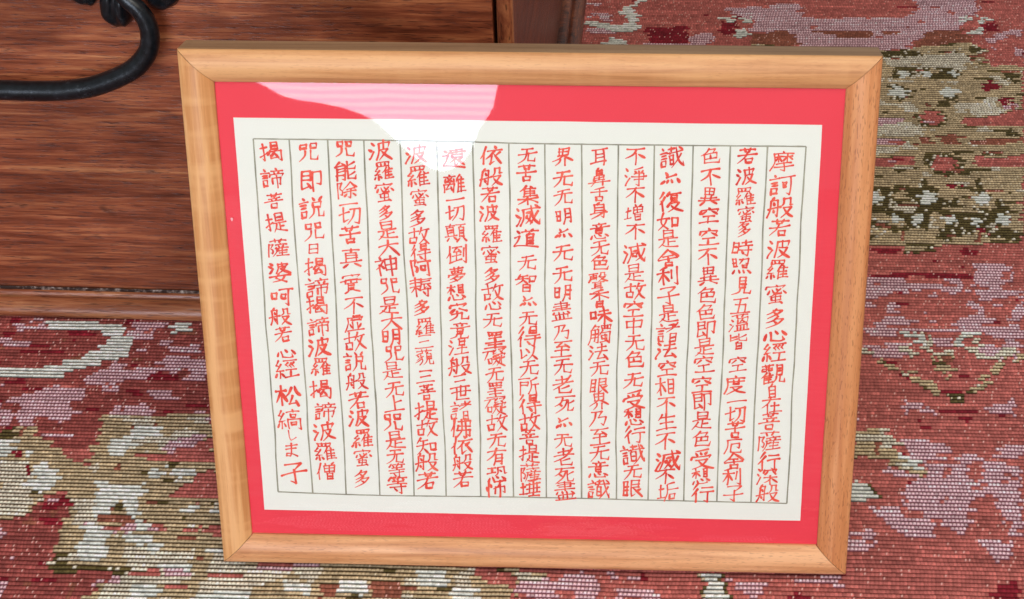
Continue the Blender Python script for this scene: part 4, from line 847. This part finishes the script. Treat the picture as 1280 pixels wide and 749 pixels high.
CHARS = {   # whole characters: own strokes, and parts set into a box  name@x0,y0,x1,y1
'摩': "50,0 54,9;14,12 94,9;16,12 14,55 0,98;木@18,18,52,54;木@52,16,92,54;24,62 86,58;16,77 98,71;56,52 60,97 42,90",
'訶': "言@0,5,42,95;46,18 100,12;84,14 84,98 68,88;口@50,34,74,66",
'般': "舟@0,2,50,98;殳@48,4,100,97",
'若': "艹@8,0,92,28;2,47 98,38;52,26 36,60 2,92;口@34,58,84,99",
'波': "氵@0,4,32,98;皮@30,2,100,98",
'羅': "罒@14,0,88,27;糸@2,30,44,98;隹@44,28,100,98",
'蜜': "宀@4,0,96,32;24,32 16,48;36,26 48,48 76,50 74,38;72,24 40,56 22,62;52,22 60,32;84,32 94,46;虫@20,54,84,99",
'多': "52,0 34,18 12,32;38,12 76,8 54,30 14,53;40,22 54,34;62,38 40,60 12,74;46,54 88,48 60,78 12,100;46,64 62,78",
'心': "心@0,14,100,88",
'經': "糸@0,4,40,96;44,10 98,6;58,16 48,28 58,42;72,15 62,28 72,41;86,14 77,27 90,41;46,56 96,52;70,56 70,88;40,93 100,88",
'觀': "艹@0,0,50,16;口@2,18,24,36;口@28,17,50,35;隹@2,38,52,98;目@58,6,92,60;66,62 62,80 44,99;78,60 78,88 99,92 99,74",
'自': "54,0 40,15;目@18,14,84,99",
'在': "4,22 96,16;48,2 34,38 2,68;30,46 30,98;44,56 90,52;66,36 66,90;38,94 100,90",
'菩': "艹@12,0,88,22;50,22 54,30;20,36 82,32;34,38 40,50;68,36 60,50;2,57 98,50;口@28,62,76,99",
'薩': "艹@6,0,94,20;阝@2,24,34,98;64,22 66,30;38,36 98,31;52,38 56,46;80,35 72,46;36,53 100,47;42,53 40,74 28,99;58,56 48,68;52,68 94,63;70,50 70,92;54,80 90,77;42,96 100,91",
'行': "彳@0,0,42,98;48,22 96,17;42,47 100,40;76,44 76,97 58,87",
'深': "氵@0,4,30,98;38,18 36,38;38,20 96,14 88,32;56,24 42,46;72,22 90,42;木@34,44,100,99",
'時': "日@0,14,34,84;44,20 92,15;66,2 66,36;36,43 100,36;40,61 100,55;80,40 80,96 64,86;48,68 60,84",
'照': "日@2,4,36,62;46,10 94,6 86,36 74,30;66,10 42,40;口@50,38,90,66;12,76 2,98;34,78 42,96;58,76 68,94;80,74 98,97",
'見': "目@24,0,78,62;40,64 34,82 2,99;60,62 60,90 92,94 98,74",
'五': "14,10 86,6;50,8 36,92;20,48 76,44 72,92;0,95 100,90",
'薀': "艹@8,0,92,22;氵@0,26,30,98;42,28 44,58;42,28 90,26 88,58;66,30 50,54;64,40 80,54;44,58 88,56;38,66 42,94;38,67 94,64 92,94;56,67 57,94;74,66 74,94;28,97 100,94",
'皆': "10,8 10,44 42,34;12,26 42,19;54,2 56,40 94,42 97,24;92,8 58,24;50,46 40,56;日@26,54,76,99",
'空': "48,0 54,12;8,18 4,38;8,20 94,14 86,32;38,24 14,46;60,22 92,42;22,58 80,54;50,56 50,92;2,97 100,91",
'度': "50,0 54,10;12,16 96,12;14,16 12,58 0,99;22,32 96,28;42,22 43,48;70,20 69,46;43,48 70,46;28,62 82,57 50,84 12,100;38,66 62,84 100,98",
'一': "2,55 98,45",
'切': "0,46 46,32;22,6 22,84 46,68;50,18 98,13 90,94 70,82;70,18 62,60 34,98",
'苦': "艹@8,0,92,28;2,47 98,39;50,26 50,66;口@24,62,78,99",
'厄': "10,12 92,7;14,12 12,56 0,99;36,36 80,32 78,62 64,56;36,36 36,88 92,92 96,72",
'舍': "50,0 28,30 0,52;52,4 100,46;28,40 74,37;6,57 94,52;50,40 50,66;口@24,68,78,100",
'利': "禾@0,0,58,98;70,20 70,64;92,2 92,97 76,86",
'子': "16,10 84,6 54,34;52,32 56,97 32,84;0,56 100,46",
'色': "42,0 26,20 2,38;36,12 76,9 60,30;18,34 84,30 82,58;20,36 20,88 92,90 98,66;48,34 48,58;20,60 80,58",
'不': "6,13 94,8;54,10 36,40 0,64;50,32 50,99;62,38 96,64",
'異': "田@16,0,84,42;34,44 34,72;66,43 66,71;12,58 90,53;0,77 100,71;34,80 12,99;66,78 94,98",
'即': "10,4 12,90 48,76;10,6 48,4 46,46;12,25 46,23;12,46 46,44;34,60 50,84;58,8 94,5 92,68 76,60;58,8 58,100",
'是': "是@0,0,100,100",
'受': "82,0 22,10;24,16 32,28;48,14 52,26;78,12 66,26;10,34 4,52;10,36 94,31 86,48;24,56 78,52 50,80 6,100;34,58 60,82 100,98",
'想': "木@2,0,46,58;目@54,2,92,56;心下@4,60,98,100",
'識': "言@0,4,36,96;42,12 68,9;55,2 55,22;36,27 100,21;46,24 48,33;日@40,36,66,86;74,2 84,66 98,94 100,72;94,36 72,72 52,99;84,3 96,14",
'復': "彳@0,0,34,98;52,0 38,20;48,12 96,8;日@48,16,88,50;56,50 36,76;54,60 88,57 66,82 34,99;52,68 68,84 100,98",
'如': "26,4 12,56 44,88;40,30 32,60 2,94;0,39 52,32;口@56,20,100,82",
'諸': "言@0,4,40,96;耂@42,0,100,54;日@54,52,92,99",
'法': "氵@0,4,30,98;42,22 92,17;66,0 66,42;34,47 100,40;62,46 44,86 90,81;78,64 97,95",
'相': "木@0,0,50,98;目@54,6,97,97",
'生': "30,6 8,44;22,26 90,21;50,0 50,92;18,57 82,53;0,97 100,91",
'滅': "氵@0,6,28,98;30,22 100,16;34,24 32,62 18,98;42,38 66,35;46,46 42,58;62,44 54,66 38,86;48,58 66,82;66,2 74,62 96,95 100,72;92,32 78,64 56,92;82,2 95,13",
'垢': "土@0,10,40,90;86,1 52,14;52,14 50,56 34,99;50,39 100,33;口@56,56,94,98",
'淨': "氵@0,4,30,98;86,0 46,12;48,16 54,26;66,14 68,24;88,11 80,24;44,34 88,30 87,62;32,49 100,43;44,64 86,60;64,32 66,97 50,88",
'增': "土@0,14,36,88;50,1 58,14;88,0 76,14;田@36,16,100,56;日@46,58,92,99",
'減': "氵@0,6,28,98;30,22 100,16;34,24 32,62 18,98;42,38 64,35;口@40,44,66,76;66,2 74,62 96,95 100,72;92,32 78,64 56,92;82,2 95,13",
'故': "0,29 50,22;26,2 26,52;口@2,48,46,94;攵@46,0,100,98",
'中': "8,22 14,62;8,24 92,18 88,60;14,60 88,57;50,0 50,100",
'无': "20,14 80,9;2,43 98,34;46,12 36,64 4,99;58,38 58,84 94,90 99,68",
'眼': "目@0,6,38,92;48,6 88,4 86,44;49,25 86,23;48,6 48,94 70,80;49,45 86,43;94,53 72,66;58,48 100,98",
'耳': "耳@4,0,98,100",
'鼻': "52,0 42,9;目@26,8,76,42;田@16,43,84,70;0,81 100,75;36,72 34,84 14,100;68,72 68,100",
'舌': "78,1 22,14;2,35 98,28;50,10 50,60;口@22,58,80,99",
'身': "56,0 42,14;26,16 26,66;26,16 74,13 74,95 56,84;26,33 74,31;26,50 74,48;2,70 92,60;84,52 50,80 4,100",
'意': "48,0 52,8;18,14 84,10;34,15 40,25;66,13 60,24;2,31 98,26;日@26,33,76,66;心下@4,66,98,100",
'聲': "2,10 48,6;25,0 25,18;8,22 44,19;10,28 12,48;10,29 44,27 42,46;12,38 43,37;10,29 0,56;殳@52,0,100,54;耳@18,54,86,100",
'香': "禾@2,0,98,58;日@26,58,76,99",
'味': "口@0,20,38,74;46,26 92,21;40,49 100,42;68,0 68,99;66,48 38,86;70,48 100,84",
'觸': "28,0 6,28;24,10 46,8 34,22;12,26 10,68 0,99;12,26 47,24 46,95 34,87;12,46 45,44;11,64 45,62;28,26 28,84;罒@52,0,100,26;62,26 46,54;54,38 98,34 94,97 80,87;虫@52,46,88,94",
'界': "田@16,0,84,44;48,44 32,60 0,76;54,44 100,72;38,64 34,82 16,100;64,62 64,100",
'乃': "10,10 66,6 48,44 86,40 80,95 60,82;34,10 30,52 2,99",
'至': "6,8 94,4;46,8 22,36 76,32;62,20 88,44;16,60 84,55;50,38 50,92;0,97 100,91",
'明': "日@0,12,38,82;月@42,0,100,99",
'盡': "18,9 80,5;10,21 94,15;22,32 78,29;80,6 78,30;4,44 98,39;50,0 50,48;16,54 8,67;36,54 40,65;58,54 63,65;80,52 92,66;18,72 22,94;18,73 86,70 82,94;40,72 40,94;60,71 60,94;0,98 100,94",
'老': "耂@0,0,100,88;34,62 36,93 88,95 94,76;78,58 40,74",
'死': "2,10 98,5;40,10 26,36 2,58;34,28 62,26 44,66 6,100;24,44 38,58;66,24 68,88 94,90 99,70;94,32 68,48",
'集': "隹@8,0,94,62;木@0,56,100,100",
'道': "46,2 52,12;80,0 72,12;32,18 100,13;64,18 56,28;目@42,26,90,82;辶@0,0,100,100",
'智': "22,0 8,26;18,14 54,11;0,33 58,27;32,14 28,38 0,60;34,34 54,54;口@60,6,100,50;日@22,56,80,99",
'得': "彳@0,0,34,98;日@46,0,90,38;42,47 96,42;36,63 100,57;76,46 76,98 60,88;46,70 58,86",
'以': "12,20 16,80 44,60;40,20 56,42;82,6 74,56 44,95;74,56 100,92",
'所': "2,10 54,5;12,24 10,56 0,98;12,26 48,24 46,46;12,47 46,45;92,3 62,18;64,18 62,58 48,98;64,43 100,37;84,40 84,100",
'埵': "土@0,16,38,88;90,0 52,10;38,27 100,20;68,6 68,88;52,22 50,74;86,20 88,74;38,51 100,46;40,75 100,70;46,95 96,90",
'依': "亻@0,0,34,98;64,0 70,12;34,27 100,20;62,26 50,48 28,68;52,48 52,97 72,82;90,32 68,52;64,42 100,95",
'罣': "罒@8,0,92,28;20,42 82,38;50,32 50,60;6,63 94,58;20,77 82,73;50,62 50,94;0,99 100,93",
'礙': "0,14 42,10;22,14 0,56;口@10,42,40,86;46,6 46,28 62,23;60,3 46,16;50,34 44,46;46,41 66,37;40,55 68,50;54,40 52,64 36,90;56,62 68,78;70,6 96,3 80,22;72,14 84,26;66,35 100,30 95,41;82,34 82,88;84,58 98,55;74,48 72,72 58,98;68,78 100,98",
'有': "4,21 96,14;48,0 32,40 0,68;月@28,36,90,99",
'恐': "4,10 44,6;24,8 24,36;0,43 46,32;58,8 56,40 44,56;58,9 88,6 90,46 100,44;66,22 78,34;心下@4,56,98,100",
'怖': "忄@0,0,32,98;44,12 98,7;72,0 58,28 34,50;50,40 50,78;50,42 94,38 92,74 82,68;70,24 70,100",
'遠': "40,10 90,6;65,0 65,20;32,25 98,19;46,30 48,46;46,31 86,28 84,44;48,46 85,44;62,48 34,70;56,56 56,86 72,74;88,50 70,62;64,58 97,82;辶@0,0,100,100",
'離': "24,0 28,9;0,15 54,10;16,20 38,38;38,19 16,40;8,22 8,44;46,20 46,42;8,44 46,42;4,54 6,98;4,55 50,52 48,94 38,88;28,46 16,80 38,76;34,68 42,86;隹@52,2,100,98",
'顛': "真@0,0,52,94;52,8 100,4;76,8 68,20;目@56,18,97,76;66,78 50,99;84,76 100,98",
'倒': "亻@0,0,28,98;32,12 74,8;52,12 36,34 66,31;58,20 70,40;34,56 72,52;52,38 52,80;28,90 76,78;82,18 82,64;97,0 97,97 84,87",
'夢': "艹@12,0,88,18;罒@16,20,86,44;8,50 4,66;8,51 96,46 88,60;52,56 16,82;40,66 80,62 56,84 12,100;38,76 54,88",
'究': "宀@4,0,96,32;38,28 14,46;60,26 92,44;18,58 68,54 64,88 96,92 100,74;44,44 36,74 4,100",
'竟': "50,0 54,8;18,14 84,10;34,16 40,26;66,14 60,25;2,33 98,27;日@24,35,76,72;38,72 32,86 4,100;58,72 60,94 94,95 99,80",
'涅': "氵@0,4,32,98;日@40,0,94,48;42,63 94,58;66,50 66,90;32,96 100,91",
'三': "18,16 82,11;24,50 76,46;0,91 100,85",
'世': "0,48 100,38;24,14 24,88 92,86;52,4 52,66;76,8 76,62;52,66 76,63",
'佛': "亻@0,0,30,98;38,16 94,12 92,38;42,38 92,36;42,38 36,62 96,58 92,92 78,82;58,2 56,60 34,99;74,0 74,99",
'阿': "阝@0,2,34,98;38,17 100,10;86,12 86,97 70,87;口@44,32,76,70",
'耨': "6,14 46,10;4,30 48,26;0,49 50,43;26,0 26,99;24,48 0,80;28,50 46,70;54,8 100,4;54,8 52,40 42,64;60,20 94,17;56,33 100,29;64,34 64,56 78,48;78,34 98,56;44,69 100,63;82,56 82,98 66,90;58,74 68,86",
'藐': "艹@10,0,90,20;42,24 8,34;14,36 18,46;30,34 33,44;42,44 6,68;30,48 38,76 20,99;30,66 0,86;70,22 62,32;日@50,30,94,66;62,66 58,82 40,99;76,66 78,93 99,93 100,76",
'提': "扌@0,2,36,98;是@36,0,100,99",
'知': "20,0 4,28;16,16 52,12;0,45 56,38;30,16 28,58 0,96;34,58 54,86;口@58,22,100,82",
'大': "2,38 98,29;50,2 42,46 0,96;52,38 70,70 100,98",
'神': "22,2 32,14;2,27 42,22 20,52 0,68;24,46 24,99;28,50 42,64;48,20 50,72;48,21 98,18 96,70;49,46 96,43;50,71 96,69;72,0 72,100",
'咒': "口@6,0,46,42;口@54,0,96,40;36,46 34,74 2,99;60,44 62,88 94,92 100,70",
'上': "48,4 48,88;50,42 86,37;0,95 100,89",
'等': "20,0 6,22;16,10 46,7;28,11 36,22;62,0 50,20;60,9 96,6;74,10 82,21;24,32 80,28;50,22 50,46;2,51 98,45;12,67 92,61;66,48 68,98 50,89;32,72 46,86",
'能': "26,1 6,25 48,21;36,9 50,30;10,36 10,99;10,37 47,35 46,97 32,88;10,55 45,53;10,72 45,70;58,3 58,42 92,42 97,26;90,11 60,26;58,52 58,92 94,94 99,76;90,59 60,76",
'除': "阝@0,2,34,98;66,0 52,24 30,44;66,4 82,24 100,38;48,44 86,41;38,59 98,54;68,44 68,98 54,90;52,68 38,86;80,66 97,84",
'真': "真@0,0,100,100",
'實': "宀@4,0,96,26;26,32 24,48;26,32 78,29 74,46;2,43 98,37;22,50 80,47;50,30 50,50;目@26,50,76,88;40,88 16,100;60,88 88,100",
'虚': "50,0 50,14;52,8 80,5;18,18 90,13 82,28;18,18 16,56 0,98;40,18 40,36 84,33;30,30 78,24;42,46 42,82;66,45 66,81;26,52 36,72;86,50 74,70;12,91 100,85",
'説': "言@0,4,40,96;54,1 62,16;94,0 80,16;口@50,18,97,56;62,56 58,78 38,99;78,55 80,90 99,92 100,70",
'曰': "日@4,10,96,90",
'揭': "扌@0,2,36,98;日@44,0,92,40;52,40 38,64;50,48 98,44 94,97 78,87;68,52 52,74;66,60 78,76;46,64 46,84 80,81",
'諦': "言@0,4,40,96;68,0 72,9;44,16 100,11;58,18 62,28;84,15 78,27;42,32 38,48;42,33 100,28 95,44;52,50 52,80;52,51 94,48 92,80 82,74;71,36 71,100",
'僧': "亻@0,0,30,98;48,0 54,13;88,0 78,13;田@34,15,100,56;日@44,57,92,99",
'婆': "氵@2,0,30,56;皮@30,0,98,56;46,54 28,78 74,100;68,66 54,88 12,100;0,73 100,66",
'呵': "口@0,24,36,72;40,16 100,10;84,12 84,97 68,86;口@44,34,74,68",
'松': "木@0,0,48,98;66,8 58,34 42,52;78,4 86,28 100,46;70,48 54,90 92,85;82,68 98,97",
'縞': "糸@0,2,40,96;70,0 73,10;42,16 100,11;口@54,18,90,42;46,48 46,99;46,48 100,45 98,97 86,89;口@56,56,88,84",
'し': "38,2 36,70 54,94 92,72",
'ま': "16,20 84,16;20,42 80,38;54,2 54,70 44,92 20,88 24,74 56,76 90,96",
'亦': "28,14 37,32 31,42;31,42 56,35 76,26;10,70 26,58;34,68 40,54;56,50 62,66;80,48 94,68",
}

def strokes_of(ch, table=None, box=(0, 0, 100, 100)):
    res = []
    src = (table or CHARS)[ch]
    fx = lambda x_: box[0] + (box[2] - box[0]) * x_ / 100
    fy = lambda y_: box[1] + (box[3] - box[1]) * y_ / 100
    for item in src.split(';'):
        if '@' in item:
            nm, b_ = item.split('@'); b_ = [float(q) for q in b_.split(',')]
            res += strokes_of(nm, PARTS, (fx(b_[0]), fy(b_[1]), fx(b_[2]), fy(b_[3])))
        else:
            res.append([(fx(float(p.split(',')[0])), fy(float(p.split(',')[1]))) for p in item.split()])
    return res

def press(d, t, hook):
    """how hard the brush is pressed along a stroke of direction d"""
    if hook: return 1.0 - .75 * t
    if d.x < -.25 and d.y < -.25: return 1.08 - .72 * t ** 1.3                       # sweeping down to the left: thins out
    if d.x > .3 and d.y < -.35: return .55 + .75 * math.sin(min(1, t * 1.25) * 1.9) - .55 * max(0, t - .8) * 5 * .6   # down to the right: swells
    if abs(d.x) > abs(d.y): return .92 - .42 * math.sin(t * 3.14) ** .8 + .18 * t      # across: heavy ends
    return 1.05 - .22 * math.sin(t * 3.14) - .16 * t                                   # down
VV, FF = [], []
def lay(pts_w, u, v, z0):
    """one brush stroke: a strip of ink with round ends; pts_w = (x, y, half width) in mm"""
    n_ = len(pts_w); base = len(VV)
    for i, (x_, y_, w_) in enumerate(pts_w):
        a, b_ = pts_w[max(i - 1, 0)], pts_w[min(i + 1, n_ - 1)]
        t = Vector((b_[0] - a[0], b_[1] - a[1]))
        t = t.normalized() if t.length > 1e-9 else Vector((1, 0))
        zz_ = z0 + i * 4e-7
        VV.append(((u + x_ - t.y * w_) / 1000, (v + y_ + t.x * w_) / 1000, zz_)); VV.append(((u + x_ + t.y * w_) / 1000, (v + y_ - t.x * w_) / 1000, zz_))
    for i in range(n_ - 1):
        FF.append((base + 2 * i, base + 2 * i + 1, base + 2 * i + 3, base + 2 * i + 2))
    for i, j, sg in ((0, 1, -1), (n_ - 1, n_ - 2, 1)):
        x_, y_, w_ = pts_w[i]; q = pts_w[j]
        d = Vector((x_ - q[0], y_ - q[1])); d = d.normalized() if d.length > 1e-9 else Vector((1, 0))
        k0 = len(VV); zz_ = z0 + i * 4e-7
        for a_ in range(7):
            th = -math.pi / 2 + math.pi * a_ / 6
            e = d * math.cos(th) * .8 + Vector((-d.y, d.x)) * math.sin(th)
            VV.append(((u + x_ + e.x * w_) / 1000, (v + y_ + e.y * w_) / 1000, zz_))
        FF.append(tuple(range(k0, k0 + 7)))

seed = 0
for text, places in WRITING:
    for ch, (u, v, w_, h_) in zip(text, places):
        seed += 1
        rnd = random.Random(seed * 13 + 5)
        st = strokes_of(ch)
        heavy = rnd.choice((.96, 1.0, 1.02, 1.06, 1.12))
        if ch == '亦': heavy = 1.05
        half_w = (.053 if len(st) < 9 else .046 if len(st) < 14 else .039) * heavy * w_
        slant = rnd.uniform(.05, .15); lean_ = rnd.uniform(-.06, .05); rot = rnd.uniform(-.04, .04); sx_, sy_ = rnd.random() * 60, rnd.random() * 60
        def place(x_, y_):
            x_, y_ = x_ / 100 - .5, .5 - y_ / 100
            x_, y_ = x_ + .05 * pnoise(Vector((x_ * 1.8 + sx_, y_ * 1.8, 7))), y_ + .05 * pnoise(Vector((x_ * 1.8, y_ * 1.8 + sy_, 17)))
            y_ += slant * x_; x_ += lean_ * y_
            x_, y_ = x_ * math.cos(rot) - y_ * math.sin(rot), x_ * math.sin(rot) + y_ * math.cos(rot)
            return x_ * w_ * .96, y_ * h_ * .82
        zc = 0
        for pl in st:
            jx_, jy_ = rnd.gauss(0, 1.1), rnd.gauss(0, 1.1)
            pl = [(x_ + jx_ + rnd.gauss(0, 1.0), y_ + jy_ + rnd.gauss(0, 1.0)) for x_, y_ in pl]
            # split at hard turns, where the brush is set down anew
            runs = [[pl[0]]]
            for i in range(1, len(pl)):
                runs[-1].append(pl[i])
                if i < len(pl) - 1:
                    d1 = Vector((pl[i][0] - pl[i - 1][0], pl[i][1] - pl[i - 1][1])).normalized(); d2 = Vector((pl[i + 1][0] - pl[i][0], pl[i + 1][1] - pl[i][1])).normalized()
                    if d1.dot(d2) < .45: runs.append([pl[i]])
            sw = rnd.uniform(.86, 1.12)
            for ri, run in enumerate(runs):
                P = [Vector(place(*p)) for p in run]
                # a slight bow in every stroke
                L_ = sum((q - p).length for p, q in zip(P, P[1:]))
                samples = []
                m_ = max(3, int(5 if len(P) == 2 else 9))
                for i in range(m_ + 1):
                    t = i / m_ * (len(P) - 1); k_ = min(int(t), len(P) - 2); f_ = t - k_
                    p0, p1, p2, p3 = P[max(k_ - 1, 0)], P[k_], P[k_ + 1], P[min(k_ + 2, len(P) - 1)]
                    samples.append(.5 * (2 * p1 + (p2 - p0) * f_ + (2 * p0 - 5 * p1 + 4 * p2 - p3) * f_ * f_ + (3 * p1 - p0 - 3 * p2 + p3) * f_ ** 3))
                ch_ = (P[-1] - P[0]); d = ch_.normalized() if ch_.length > 1e-6 else Vector((1, 0)); nn = Vector((-d.y, d.x))
                bow = rnd.uniform(-.035, .05) * L_
                hook = ri == len(runs) - 1 and len(runs) > 1 and L_ < .30 * w_
                short = len(runs) == 1 and L_ < .30 * w_
                out_ = []
                for i, p in enumerate(samples):
                    t = i / m_
                    p = p + nn * bow * math.sin(t * math.pi)
                    k_ = press(d, t, hook) if not short else (.62 + .62 * math.sin(min(1, t * 1.15) * 2.2))
                    k_ *= 1 + .16 * pnoise(Vector((p.x * .9 + sx_, p.y * .9, sy_)))
                    out_.append((p.x, p.y, max(.16, k_) * half_w * sw))
                lay(out_, u, v, ZP + .00012 + zc * 5e-6); zc += 1
me = bpy.data.meshes.new('writing'); me.from_pydata(VV, [], FF)
link('writing', me, paper, (M_INK,))

# ------------------------------------------------------------------ the bright window behind the photographer, mirrored in the glass
m = bpy.data.materials.new('daylight_window'); m.use_nodes = True
nt = m.node_tree; nt.nodes.clear()
out = N(nt, "ShaderNodeOutputMaterial"); em = N(nt, "ShaderNodeEmission")
em.inputs['Strength'].default_value = WINDOW_POWER
tc = N(nt, "ShaderNodeTexCoord"); sp = N(nt, "ShaderNodeSeparateXYZ"); nt.links.new(tc.outputs['Object'], sp.inputs[0])
wob = grain_noise(nt, (3, 3, 6), 2)
s = mix_val(nt, mix_val(nt, sp.outputs['Z'], 1 / .0168, 'MULTIPLY'), mix_val(nt, wob, 1.6, 'MULTIPLY'), 'ADD')
s = mix_val(nt, mix_val(nt, mix_val(nt, s, 6.2832, 'MULTIPLY'), 0, 'SINE'), .5, 'MULTIPLY')
s = mix_val(nt, s, .5, 'ADD')
nt.links.new(ramp(nt, s, [(.15, (.62, .70, .88)), (.8, (.86, .93, 1.0))]).outputs[0], em.inputs['Color'])
nt.links.new(em.outputs[0], out.inputs[0])
edge = [(-1.6, 1.7), (-1.55, .52), (-1.15, .33), (-.892, .229), (-.855, .208), (-.819, .199), (-.77, .193), (-.719, .183), (-.685, .172), (-.653, .158), (-.625, .133), (-.598, .108), (-.572, .085), (-.546, .066), (-.528, .056), (-.511, .051), (-.49, .055), (-.468, .067), (-.454, .087), (-.442, .11), (-.432, .14), (-.412, .168), (-.401, .187), (-.396, .21), (-.390, .24), (-.33, .45), (-.2, .8), (-.12, 1.7)]  # lower outline shaped to the reflection; unseen upper part added for its light
bm = bmesh.new()
fv = [bm.verts.new((x_, -2.0, z_)) for x_, z_ in edge]; bv = [bm.verts.new((x_, -2.03, z_)) for x_, z_ in edge]
bm.faces.new(fv); bm.faces.new(bv[::-1])
for i in range(len(edge)):
    j = (i + 1) % len(edge); bm.faces.new((fv[i], bv[i], bv[j], fv[j]))
wn = from_bm('window', bm, None, (m,))
describe(wn, 'bright daylit window with pale stripes, seen as the pale reflection on the glass', 'window')
